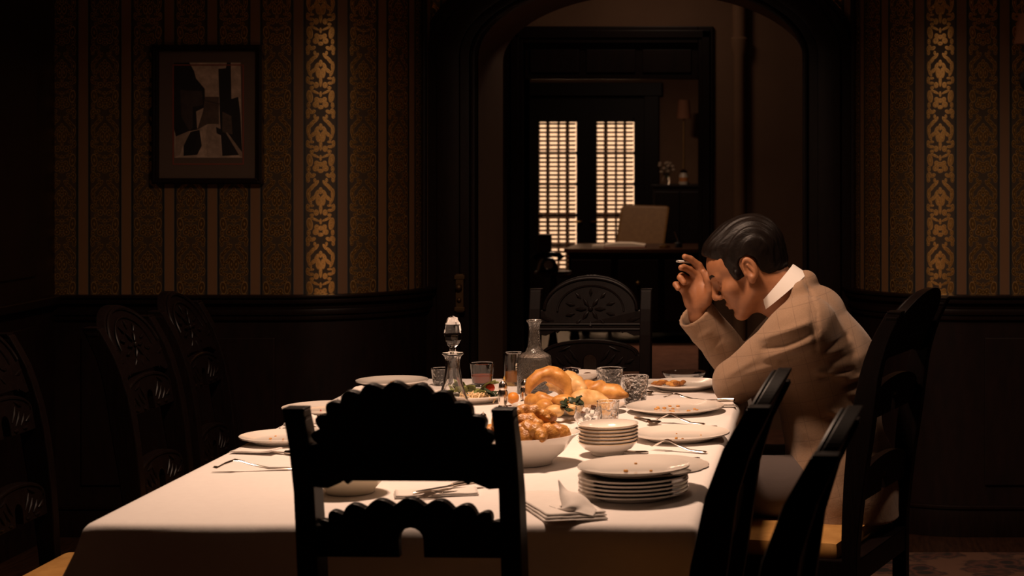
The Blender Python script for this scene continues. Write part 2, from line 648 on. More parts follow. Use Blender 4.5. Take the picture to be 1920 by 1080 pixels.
# hall end wall with doorway to the study
YH = F / 368.0
DX0, DX1, DZ = -1.54, -0.65, 1.80
ol = [(-3.2, 0), (-3.2, CEIL), (1.7, CEIL), (1.7, 0), (DX1, 0), (DX1, 2.02), (DX0, 2.02), (DX0, 0)]
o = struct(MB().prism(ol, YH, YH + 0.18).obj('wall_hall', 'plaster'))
mb = MB()
mb.box((-1.622, YH - 0.03, 0), (DX0, YH + 0.2, 2.065)).box((DX1, YH - 0.03, 0), (-0.573, YH + 0.2, 2.065))
mb.box((DX0, YH - 0.03, 1.98), (DX1, YH + 0.2, 2.065)).box((DX0, YH + 0.02, DZ), (DX1, YH + 0.16, 1.985))
mb.box((-1.60, YH - 0.045, 0), (-1.56, YH, 2.045)).box((-0.63, YH - 0.045, 0), (-0.59, YH, 2.045)).box((-1.60, YH - 0.045, 2.005), (-0.59, YH, 2.045))
struct(mb.obj('trim_8', 'trim_wood', bevel=0.004))
for i in range(3):
    x0 = DX0 + 0.03 + i * (DX1 - DX0 - 0.03) / 3
    MB().box((x0, YH + 0.008, DZ + 0.03), (x0 + 0.25, YH + 0.025, 1.95)).obj('header_panel', 'panel_wood', parent=o, bevel=0.004)
# slim round column against the hall wall, right of the doorway
xc = (1385 - U0) / 372.0
mb = MB().lathe([(0.046, 0.0), (0.046, 0.06), (0.036, 0.09), (0.034, 1.0), (0.032, 1.92), (0.042, 1.95), (0.046, 2.0), (0.036, 2.01), (0.036, CEIL)], 24, (xc, YH - 0.045, 0))
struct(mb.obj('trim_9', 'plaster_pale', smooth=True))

# study: end wall with glazed double doors
YS = F / 212.0


def sx_(u):
    return (u - U0) / 212.0


def sz_(v):
    return H - (v - V0) / 212.0


SX0, SX1, SZ = sx_(984), sx_(1215), sz_(176)
ol = [(-4.2, 0), (-4.2, CEIL), (2.0, CEIL), (2.0, 0), (SX1, 0), (SX1, SZ), (SX0, SZ), (SX0, 0)]
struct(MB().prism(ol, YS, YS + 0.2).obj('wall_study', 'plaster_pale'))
mb = MB()
mb.box((SX0 - 0.10, YS - 0.05, 0), (SX0 + 0.03, YS + 0.1, SZ + 0.08)).box((SX1 - 0.03, YS - 0.05, 0), (SX1 + 0.10, YS + 0.1, SZ + 0.08))
mb.box((SX0 - 0.13, YS - 0.07, SZ - 0.02), (SX1 + 0.13, YS + 0.1, SZ + 0.10))
struct(mb.obj('trim_10', 'trim_wood', bevel=0.005))
Z0W, Z1W = 0.36, sz_(228)
for k, (u0, u1, e0, e1, knob) in enumerate(((1010, 1080, SX0 + 0.03, sx_(1099) - 0.001, sx_(1090)), (1118, 1188, sx_(1099) + 0.001, SX1 - 0.03, sx_(1109)))):
    x0, x1 = sx_(u0), sx_(u1)
    d = bpy.data.objects.new('door_%d' % (k + 1), None)
    COL.objects.link(d)
    d.location = (x0, YS + 0.03, 0)
    struct(d)
    L = lambda x, y, z: (x - x0, y, z)
    mb = MB()
    mb.box(L(e0, 0, 0), L(x0, 0.045, SZ - 0.02)).box(L(x1, 0, 0), L(e1, 0.045, SZ - 0.02))
    mb.box(L(x0, 0, 0), L(x1, 0.045, Z0W)).box(L(x0, 0, Z1W), L(x1, 0.045, SZ))
    mb.box(L(e0, 0, SZ - 0.03), L(e1, 0.045, SZ))
    mb.obj('door_frame', 'trim_wood', d)
    MB().box(L(x0 + 0.04, -0.012, 0.08), L(x1 - 0.04, 0.0, Z0W - 0.06)).obj('door_panel', 'panel_wood', d, bevel=0.004)
    MB().box(L(x0, 0.020, Z0W), L(x1, 0.026, Z1W)).obj('pane', 'window_glass', d)
    for uu in ((1027, 1046, 1064) if k == 0 else (1136, 1154, 1171)):
        MB().box(L(sx_(uu) - 0.010, 0.006, Z0W), L(sx_(uu) + 0.010, 0.018, Z1W)).obj('glazing_bar', 'trim_wood', d)
    for vv in (287, 345, 404, 462):
        MB().box(L(x0, 0.006, sz_(vv) - 0.014), L(x1, 0.018, sz_(vv) + 0.014)).obj('glazing_bar', 'trim_wood', d)
    if k == 0:
        MB().box(L(e1 - 0.012, -0.012, 0), L(e1 + 0.022, 0.0, SZ - 0.02)).obj('meeting_strip', 'trim_wood', d)
    h = MB().sweep([L(knob, -0.0, 0.80), L(knob, -0.05, 0.80), L(knob + (0.02 if k else -0.02), -0.055, 0.80), L(knob + (0.09 if k else -0.09), -0.055, 0.80)], 0.009, 8)
    h.obj('door_handle', 'brass', d, smooth=True)
    b = thing('window_blind', 'lowered slatted blind glowing over the %s glass door of the study' % ('left' if k == 0 else 'right'), 'blind', (x0, YS - 0.01, 0), group='slatted blinds on the study doors')
    sm = MB().prism([(0.002, -0.0015), (x1 - x0 - 0.002, -0.0015), (x1 - x0 - 0.002, 0.0015), (0.002, 0.0015)], -0.024, 0.024,
                    lambda x, y, z: (x, y * 0.927 - z * 0.374, z * 0.927 + y * 0.374)).mesh('slat', 'slat_paint')
    nsl = int((Z1W - Z0W) / 0.0377)
    for i in range(nsl):
        s = link('slat', sm, b)
        s.location = (0, 0, Z1W - 0.020 - 0.0377 * i)
    MB().box((0, -0.03, Z1W - 0.004), (x1 - x0, 0.02, Z1W + 0.04)).obj('head_rail', 'trim_wood', b)
    for fx in (0.24, 0.76):
        MB().box(((x1 - x0) * fx - 0.008, -0.028, Z0W), ((x1 - x0) * fx + 0.008, -0.026, Z1W)).obj('ladder_tape', 'slat_paint', b)

# shell: floors, ceiling, outer walls
struct(MB().box((-4.2, -1.4, -0.08), (2.0, YS + 0.2, 0.0)).obj('floor', 'floor_wood'))
struct(MB().box((-4.3, -1.5, CEIL), (2.1, YS + 0.3, CEIL + 0.1)).obj('ceiling', 'ceiling_plaster'))
struct(MB().box((-4.3, -1.5, -0.08), (-4.2, YS + 0.3, CEIL)).obj('wall_outer_left', 'plaster'))
struct(MB().box((2.0, -1.5, -0.08), (2.1, YS + 0.3, CEIL)).obj('wall_outer_right', 'plaster'))
struct(MB().box((-4.3, -1.5, -0.08), (2.1, -1.4, CEIL)).obj('wall_front', 'plaster'))
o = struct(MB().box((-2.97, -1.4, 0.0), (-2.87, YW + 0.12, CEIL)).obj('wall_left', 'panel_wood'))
for i in range(9):
    y0 = -0.9 + i * 0.86
    MB().box((-2.872, y0 + 0.05, 0.16), (-2.858, y0 + 0.78, 0.80)).obj('wainscot_panel', 'panel_wood', parent=o, bevel=0.004)
    MB().box((-2.872, y0 + 0.05, 0.98), (-2.858, y0 + 0.78, 2.45)).obj('wall_panel', 'panel_wood', parent=o, bevel=0.004)
struct(MB().box((-2.87, -1.4, 0.868), (-2.83, YW - 0.04, 0.9)).obj('trim_11', 'trim_wood', bevel=0.004))
struct(MB().box((1.6, -1.4, 0.0), (1.7, YW + 0.2, CEIL)).obj('wall_right', 'panel_wood'))
struct(MB().box((-3.4, YH + 0.18, 0), (-3.3, YS, CEIL)).obj('wall_study_left', 'plaster'))
struct(MB().box((-0.55, YH + 0.18, 0), (-0.45, YS, CEIL)).obj('wall_study_right', 'panel_wood'))

# rugs
mb = MB().box((-2.55, 1.4, 0.0), (1.35, 6.62, 0.012))
tag(mb.obj('dining_rug', 'carpet_pile', bevel=0.004), 'dark red patterned rug under the dining table and chairs', 'rug')
mb = MB().box((-1.45, 8.05, 0.0), (-0.2, 13.6, 0.010))
tag(mb.obj('hall_runner', 'hall_carpet', bevel=0.003), 'plain reddish rug running from the hall into the study', 'rug')

# framed picture on the left wall
pic = thing('framed_picture', 'framed picture of a narrow canal street hung on the striped wallpaper', 'picture', ((393 - U0) / 504, YW - 0.004, (215 - V0) / -504 + H))
fw, fh = 0.2045, 0.258


def ring(mb, hw, hh, wd, y0, y1):
    mb.prism([(-hw, -hh), (hw, -hh), (hw - wd, -hh + wd), (-hw + wd, -hh + wd)], y0, y1)
    mb.prism([(-hw, hh), (hw, hh), (hw - wd, hh - wd), (-hw + wd, hh - wd)], y0, y1)
    mb.prism([(-hw, -hh), (-hw + wd, -hh + wd), (-hw + wd, hh - wd), (-hw, hh)], y0, y1)
    mb.prism([(hw, -hh), (hw - wd, -hh + wd), (hw - wd, hh - wd), (hw, hh)], y0, y1)
    return mb


ring(ring(MB(), fw, fh, 0.022, -0.030, 0.0), fw - 0.004, fh - 0.004, 0.010, -0.036, -0.029).obj('picture_frame', 'trim_wood', pic, bevel=0.002)
MB().box((-fw + 0.02, -0.010, -fh + 0.02), (fw - 0.02, -0.002, fh - 0.02)).obj('mat_board', 'mat_board', pic)
pcx, pcy = 393, 215


def q(pts):                      # crop pixels of the print -> picture plane
    return [((300 + x / 4.694 - pcx) / 504, -(90 + y / 4.694 - pcy) / 504) for x, y in pts]


mb = MB()
lay = [(0, [(135, 130), (720, 130), (735, 965), (140, 965)]),
       (1, [(135, 130), (270, 130), (310, 200), (330, 270), (405, 360), (410, 520), (330, 560), (340, 720), (280, 730), (150, 780), (135, 700)]),
       (5, [(190, 370), (380, 380), (390, 500), (300, 520), (300, 700), (270, 730), (200, 600)]),
       (2, [(410, 430), (530, 430), (530, 670), (430, 670), (340, 720), (390, 560)]),
       (4, [(150, 780), (270, 730), (260, 800), (210, 870), (190, 940), (140, 960)]),
       (1, [(280, 740), (360, 720), (380, 860), (340, 940), (220, 950), (220, 860)]),
       (1, [(525, 185), (590, 180), (600, 130), (635, 130), (640, 450), (700, 430), (720, 600), (735, 940), (560, 950), (540, 640)]),
       (2, [(560, 560), (640, 600), (650, 760), (560, 740)]),
       (0, [(640, 210), (705, 215), (715, 430), (645, 440)]),
       (3, [(430, 680), (530, 670), (555, 955), (430, 955), (410, 800)]),
       (1, [(505, 695), (560, 720), (550, 770), (510, 750)]),
       (4, [(590, 745), (605, 742), (735, 920), (735, 955), (715, 955)]),
       (5, [(395, 455), (540, 490), (540, 500), (395, 466)])]
for i, (mi, pts) in enumerate(lay):
    y = -0.0108 - 0.0001 * i
    mb.add([(x, y, z) for x, z in q(pts)], [tuple(range(len(pts)))], mi)
me = mb.mesh('print', ['print_sky', 'print_dark', 'print_mid', 'print_water', 'print_quay', 'print_grey'])
link('canal_print', me, pic)
ring(MB(), 0.132, 0.186, 0.004, -0.0125, -0.010).obj('mat_bevel', 'ledger_cover', pic)

# wall sconce at the right edge
sc_ = thing('wall_sconce', 'unlit wall sconce with small dull shade on the far right wallpaper', 'sconce', (0.765, YW, 1.70))
MB().lathe([(0.0, -0.006), (0.05, -0.006), (0.045, 0.012), (0.02, 0.02), (0.0, 0.022)], 20).obj('backplate', 'trim_wood', sc_, smooth=True).rotation_euler = (PI / 2, 0, 0)
MB().sweep([(0, -0.015, 0), (-0.01, -0.06, -0.06), (-0.02, -0.11, -0.05), (-0.022, -0.12, 0.02), (-0.022, -0.12, 0.13)], 0.009, 8).obj('arm', 'trim_wood', sc_, smooth=True)
MB().lathe([(0.0, 0.04), (0.02, 0.045), (0.028, 0.06), (0.012, 0.075), (0.010, 0.13), (0.0, 0.13)], 16, (-0.022, -0.12, 0)).obj('candle_cup', 'brass', sc_, smooth=True)
MB().lathe([(0.056, 0.125), (0.040, 0.235), (0.038, 0.235), (0.054, 0.125)], 24, (-0.022, -0.12, 0), closed=True).obj('shade', 'lamp_shade', sc_, smooth=True)

# ================================================================== STUDY AND HALL FURNITURE
YD = 13.9                 # desk front
sd = F / YD
desk = thing('writing_desk', 'dark bow-fronted desk standing in the study beyond the arch', 'desk', ((1195 - U0) / sd, YD, 0))
DH = H - (466 - V0) / sd
x0, x1 = (1063 - 1195) / sd, (1335 - 1195) / sd


def bow(hw, d, out, n=16):
    f = [(x0 - hw + (x1 - x0 + 2 * hw) * i / n, -d - out * (1 - (2 * i / n - 1) ** 2)) for i in range(n + 1)]
    return f + [(x1 + hw, 0.75), (x0 - hw, 0.75)]


vprism(MB(), bow(0.02, 0.02, 0.06), DH - 0.03, DH).obj('desk_top', 'table_wood', desk, bevel=0.004)
vprism(MB(), bow(-0.01, -0.01, 0.05), 0.08, DH - 0.03).obj('body', 'trim_wood', desk, bevel=0.003)
for i in range(3):
    a = x0 + 0.04 + i * (x1 - x0 - 0.04) / 3
    dr = MB().box((a, -0.075, 0.16), (a + 0.30, -0.030, DH - 0.08)).obj('drawer', 'trim_wood', desk, bevel=0.004)
    MB().ball((a + 0.15, -0.085, 0.45), 0.014).obj('knob', 'brass', dr)
for fx in (x0 + 0.05, x1 - 0.05):
    for fy in (0.05, 0.7):
        MB().lathe([(0.03, 0), (0.04, 0.03), (0.03, 0.08)], 12, (fx, fy, 0)).obj('foot', 'trim_wood', desk)


def dk(u, dy=0.12):
    return Vector(((u - U0) / (F / (YD + dy)), YD + dy, DH))


p = dk(1172)
led = thing('ledger', 'thick pale-paged ledger lying open-edged on the study desk', 'book', p, 0.06)
MB().box((-0.155, -0.05, 0.0), (0.155, 0.17, 0.006)).obj('cover', 'ledger_cover', led, bevel=0.002)
MB().prism([(-0.15, 0.006), (0.15, 0.006), (0.15, 0.022), (0.05, 0.035), (-0.05, 0.037), (-0.15, 0.026)], -0.045, 0.165).obj('page_block', 'ledger_paper', led, bevel=0.002)
p = dk(1122)
tag(MB().box((p.x - 0.045, p.y - 0.03, p.z), (p.x + 0.045, p.y + 0.05, p.z + 0.022)).obj('card_box', 'ledger_paper', bevel=0.003), 'small pale card box at the left end of the study desk', 'box')
p = dk(1246)
mb = MB().lathe([(0.0, 0), (0.04, 0), (0.042, 0.012), (0.03, 0.02), (0.0, 0.02)], 16, p)
tag(mb.obj('desk_ashtray', 'brass', smooth=True), 'dull brass ashtray on the right half of the study desk', 'ashtray')
p = dk(1272)
ink = thing('inkwell', 'small dark inkwell with a pen beside the desk ashtray', 'inkwell', p)
MB().lathe([(0.0, 0), (0.03, 0), (0.03, 0.03), (0.012, 0.045), (0.012, 0.052), (0.0, 0.052)], 12).obj('bottle', 'black_plastic', ink)
MB().sweep([(0.0, 0, 0.045), (-0.03, 0.0, 0.12)], 0.003, 6).obj('pen', 'silver', ink)

# desk chair
p = px(1200, 430, sd * 0.93)
dch = thing('desk_chair', 'high-backed tan leather armchair behind the study desk', 'chair', (p.x, YD + 1.28, 0))
ol = [(-0.24, 0.55), (0.16, 0.55), (0.21, 0.955), (0.19, 0.975), (-0.15, 0.985), (-0.19, 0.965)]
MB().prism(ol, 0.0, 0.09, lambda x, y, z: (x, y + (z - 0.5) * 0.2, z)).obj('backrest', 'desk_leather', dch, bevel=0.02)
MB().box((-0.26, -0.50, 0.40), (0.26, 0.03, 0.52)).obj('seat', 'desk_leather', dch, bevel=0.03)
for s in (-1, 1):
    MB().box((s * 0.28 - 0.03, -0.45, 0.64), (s * 0.28 + 0.03, 0.06, 0.68)).box((s * 0.28 - 0.02, -0.40, 0.42), (s * 0.28 + 0.02, -0.36, 0.64)).obj('arm_rest', 'trim_wood', dch, bevel=0.006)
    for y in (-0.44, -0.02):
        MB().lathe([(0.018, 0), (0.03, 0.40)], 10, (s * 0.22, y, 0)).obj('leg', 'trim_wood', dch)

# side table with telephone
ss = 300.0
p = px(1037, 508, ss)
TZ = p.z
st = thing('side_table', 'small dark side table left of the study desk', 'table', (p.x, p.y, 0))
MB().lathe([(0.0, TZ - 0.022), (0.108, TZ - 0.022), (0.118, TZ - 0.012), (0.112, TZ), (0.0, TZ)], 28).obj('table_top', 'table_wood', st, smooth=True)
MB().lathe([(0.02, 0.08), (0.035, 0.2), (0.02, 0.3), (0.03, 0.5), (0.02, TZ - 0.02)], 14).obj('pedestal', 'trim_wood', st, smooth=True)
for i in range(3):
    a = i * 2.094
    MB().sweep([(0, 0, 0.12), (0.08 * math.cos(a), 0.08 * math.sin(a), 0.09), (0.15 * math.cos(a), 0.15 * math.sin(a), 0.01)], [0.018, 0.014, 0.012], 8).obj('foot', 'trim_wood', st)
ph = thing('telephone', 'black dial telephone on the small study side table', 'telephone', (p.x - 0.035, p.y, TZ), 0.3)
MB().prism([(-0.065, 0), (0.065, 0), (0.05, 0.05), (0.028, 0.085), (-0.028, 0.085), (-0.05, 0.05)], -0.06, 0.05).obj('body', 'black_plastic', ph, bevel=0.01)
MB().lathe([(0.0, 0.0), (0.032, 0.0), (0.032, 0.006), (0.026, 0.008), (0.0, 0.008)], 20).obj('dial', 'silver', ph).matrix_local = Matrix.Translation((0, -0.06, 0.042)) @ Matrix.Rotation(1.45, 4, 'X')
MB().sweep([(-0.085, 0, 0.075), (-0.07, 0, 0.098), (-0.03, 0, 0.106), (0.03, 0, 0.106), (0.07, 0, 0.098), (0.085, 0, 0.075)], [0.026, 0.018, 0.012, 0.012, 0.018, 0.026], 10).obj('handset', 'black_plastic', ph, smooth=True)
tag(MB().box((p.x - 0.100, p.y + 0.058, TZ), (p.x - 0.022, p.y + 0.100, TZ + 0.225)).obj('cigar_box', 'box_brown', bevel=0.004), 'tall reddish brown box standing behind the telephone', 'box')

# cabinet with lamp, flowers and jar
sk = 222.0
YC = F / sk
cz = H - (346 - V0) / sk
cab = thing('study_cabinet', 'dark cabinet against the study end wall, right of the glass doors', 'cabinet', ((1275 - U0) / sk, YC, 0))
hw = 50 / sk
MB().box((-hw, 0, 0.06), (hw, 0.38, cz - 0.02)).obj('body', 'trim_wood', cab, bevel=0.004)
MB().box((-hw + 0.02, 0.03, 0.0), (hw - 0.02, 0.36, 0.062)).obj('plinth', 'trim_wood', cab)
MB().box((-hw - 0.02, -0.02, cz - 0.025), (hw + 0.02, 0.40, cz)).obj('cabinet_top', 'trim_wood', cab, bevel=0.004)
for s in (-1, 1):
    d = MB().box((min(0.005 * s, s * (hw - 0.01)), -0.018, 0.10), (max(0.005 * s, s * (hw - 0.01)), 0.0, cz - 0.06)).obj('cabinet_door', 'trim_wood', cab, bevel=0.004)
    MB().ball((s * 0.02, -0.026, 0.6), 0.010).obj('knob', 'brass', d)
vz = thing('flower_vase', 'glass vase of pale flowers on the study cabinet', 'vase', ((1247 - U0) / sk, YC + 0.12, cz))
MB().lathe([(0.0, 0), (0.03, 0), (0.035, 0.03), (0.022, 0.07), (0.028, 0.09), (0.02, 0.085), (0.0, 0.08)], 16).obj('vase_body', 'cut_glass', vz, smooth=True)
random.seed(3)
for i in range(14):
    a, r = random.random() * 6.28, 0.015 + 0.055 * random.random()
    fz = 0.10 + random.random() * 0.09
    s_ = MB().sweep([(0, 0, 0.05), (r * math.cos(a), r * math.sin(a), fz)], 0.002, 5).obj('stem', 'dark_leaf', vz)
    MB().ball((r * math.cos(a), r * math.sin(a), fz), (0.016, 0.016, 0.012), 8, 5).obj('bloom', 'flower_pale', s_)
jr = thing('white_jar', 'white jar with orange label on the study cabinet', 'jar', ((1281 - U0) / sk, YC + 0.05, cz))
MB().lathe([(0.0, 0), (0.036, 0), (0.038, 0.01), (0.038, 0.075), (0.028, 0.09), (0.028, 0.10), (0.0, 0.10)], 20).obj('jar_body', 'jar_white', jr, smooth=True)
MB().lathe([(0.0385, 0.025), (0.0385, 0.06)], 20, cap=False).obj('jar_label', 'jar_label', jr)
MB().lathe([(0.0, 0.10), (0.03, 0.10), (0.03, 0.115), (0.012, 0.125), (0.0, 0.13)], 16).obj('lid', 'trim_wood', jr, smooth=True)
lm = thing('cabinet_lamp', 'slim unlit lamp with a dull red shade on the study cabinet', 'lamp', ((1278 - U0) / sk, YC + 0.25, cz))
MB().lathe([(0.0, 0), (0.05, 0), (0.05, 0.01), (0.012, 0.03), (0.007, 0.12), (0.007, 0.56), (0.0, 0.56)], 16).obj('stand', 'brass', lm, smooth=True)
MB().lathe([(0.062, 0.56), (0.048, 0.72), (0.046, 0.72), (0.060, 0.56)], 24, closed=True).obj('shade', 'lamp_shade', lm, smooth=True)

# ================================================================== TABLE AND CLOTH
TX0, TX1, TY0, TY1 = -1.372, -0.252, 3.475, 5.67
ZTAB = 0.740
tb = thing('dining_table', 'long dark wooden dining table under the white cloth', 'table', ((TX0 + TX1) / 2, (TY0 + TY1) / 2, 0))
hx, hy = (TX1 - TX0) / 2 - 0.006, (TY1 - TY0) / 2 - 0.006
MB().box((-hx, -hy, ZTAB - 0.035), (hx, hy, ZTAB)).obj('table_top', 'table_wood', tb, bevel=0.008)
MB().box((-hx + 0.08, -hy + 0.08, ZTAB - 0.12), (hx - 0.08, hy - 0.08, ZTAB - 0.035)).obj('apron', 'table_wood', tb)
for sx in (-1, 1):
    for sy in (-1, 1):
        MB().lathe([(0.04, 0.012), (0.045, 0.05), (0.03, 0.09), (0.05, 0.3), (0.055, 0.42), (0.03, 0.5), (0.05, 0.53), (0.05, ZTAB - 0.035)], 16, (sx * (hx - 0.12), sy * (hy - 0.12), 0)).obj('leg', 'table_wood', tb, smooth=True)


def cloth_mesh():
    DR = 0.235
    st = 0.022
    Rr = 0.040
    na = int((TX1 - TX0 + 2 * DR) / st)
    nb = int((TY1 - TY0 + 2 * DR) / st)
    vs, fs = [], []
    for i in range(na + 1):
        a = TX0 - DR + (TX1 - TX0 + 2 * DR) * i / na
        for j in range(nb + 1):
            b = TY0 - DR + (TY1 - TY0 + 2 * DR) * j / nb
            cx, cy = min(max(a, TX0), TX1), min(max(b, TY0), TY1)
            ex, ey = a - cx, b - cy
            e = math.hypot(ex, ey)
            # the lap of the seated man pushes the cloth up on the right side
            if ex > 0 and 4.72 < b < 5.5:
                kk = min(1, (b - 4.72) / 0.12, (5.5 - b) / 0.12)
                e *= 1 - 0.72 * kk
            nzv = noise.noise((a * 2.3, b * 2.3, 1.7)) * 0.004 + noise.noise((a * 7, b * 5, 3.1)) * 0.0012
            if e < 1e-6:
                d_in = min(a - TX0, TX1 - a, b - TY0, TY1 - b)
                vs.append((a, b, ZTAB + 0.0045 + max(0.0, nzv) * min(1, d_in / 0.1) * 0.5 + 0.0))
                continue
            h0 = math.hypot(ex, ey)
            dx, dy = ex / h0, ey / h0
            Rr = 0.040
            if b < TY0:
                Rr = 0.048 + 0.016 * math.sin(a * 7.0 + 0.8) + 0.012 * math.sin(a * 15.0)
            if e < Rr * PI / 2:
                t = e / Rr
                out, dz = Rr * math.sin(t) * 0.5, Rr * (1 - math.cos(t))
            else:
                dz = Rr + (e - Rr * PI / 2)
                out = Rr * 0.5
            corner = abs(dx * dy) * 2
            per = a * 9.0 if abs(dy) > abs(dx) else b * 9.0
            wave = (math.sin(per) + 0.6 * math.sin(per * 1.9 + 1.0)) * 0.5
            hang = max(0.0, dz - Rr)
            amp = 0.14
            if b < TY0 and abs(dy) > abs(dx):
                wave = 0.5 * math.sin(a * 8.2 + 0.6) + 0.5 * math.sin(a * 13.0 + 2.0)
                amp = 0.42
            out += hang * (0.16 + amp * wave * (1 - corner) + (0.40 if b < TY0 else 0.10) * corner)
            vs.append((cx + dx * out, cy + dy * out, ZTAB + 0.0045 - dz))
    for i in range(na):
        for j in range(nb):
            p = i * (nb + 1) + j
            fs.append((p, p + nb + 1, p + nb + 2, p + 1))
    return vs, fs


mb = MB().add(*cloth_mesh())
o = mb.obj('tablecloth', 'cloth_linen', smooth='all')
tag(o, 'white linen tablecloth draped over the long dining table', 'tablecloth')
md = o.modifiers.new('smooth', 'SUBSURF')
md.levels = 1
md.render_levels = 1


# ================================================================== CHAIRS
def arch_outline(hw, zb, zsh, ztop, hwa, cut=None, lobes=0, amp=0.007, n=66, foot=0.0):
    """panel outline: bottom zb, shoulders zsh, arch to ztop over half width hwa"""
    top = []
    for i in range(n + 1):
        t = PI * i / n
        k = 1.0
        x, z = -math.cos(t) * hwa, zsh + math.sin(t) * (ztop - zsh)
        if lobes:
            b = abs(math.sin(t * lobes))
            L = math.hypot(math.cos(t) / hwa, math.sin(t) / (ztop - zsh))
            x += -math.cos(t) / hwa / L * amp * (b - 0.55)
            z += math.sin(t) / (ztop - zsh) / L * amp * (b - 0.55)
        top.append((x, max(z, zsh)))
    ol = [(-hw, zb - foot), (-hw, zsh)] + top + [(hw, zsh), (hw, zb - foot)]
    if foot:
        ol += [(hw - 0.02, zb - foot - 0.002), (hw - 0.042, zb - foot * 0.35), (hw - 0.048, zb)]
        ol += [(hw - 0.055, zb - 0.007), (hw - 0.062, zb)]
    if cut:
        cw, cz = cut
        ol += [(cw, zb), (cw, cz - cw)] + [(cw * math.cos(PI * i / 8), cz - cw + cw * math.sin(PI * i / 8)) for i in range(1, 8)] + [(-cw, cz - cw), (-cw, zb)]
    if foot:
        ol += [(-hw + 0.062, zb), (-hw + 0.055, zb - 0.007), (-hw + 0.048, zb), (-hw + 0.042, zb - foot * 0.35), (-hw + 0.02, zb - foot - 0.002)]
    return ol


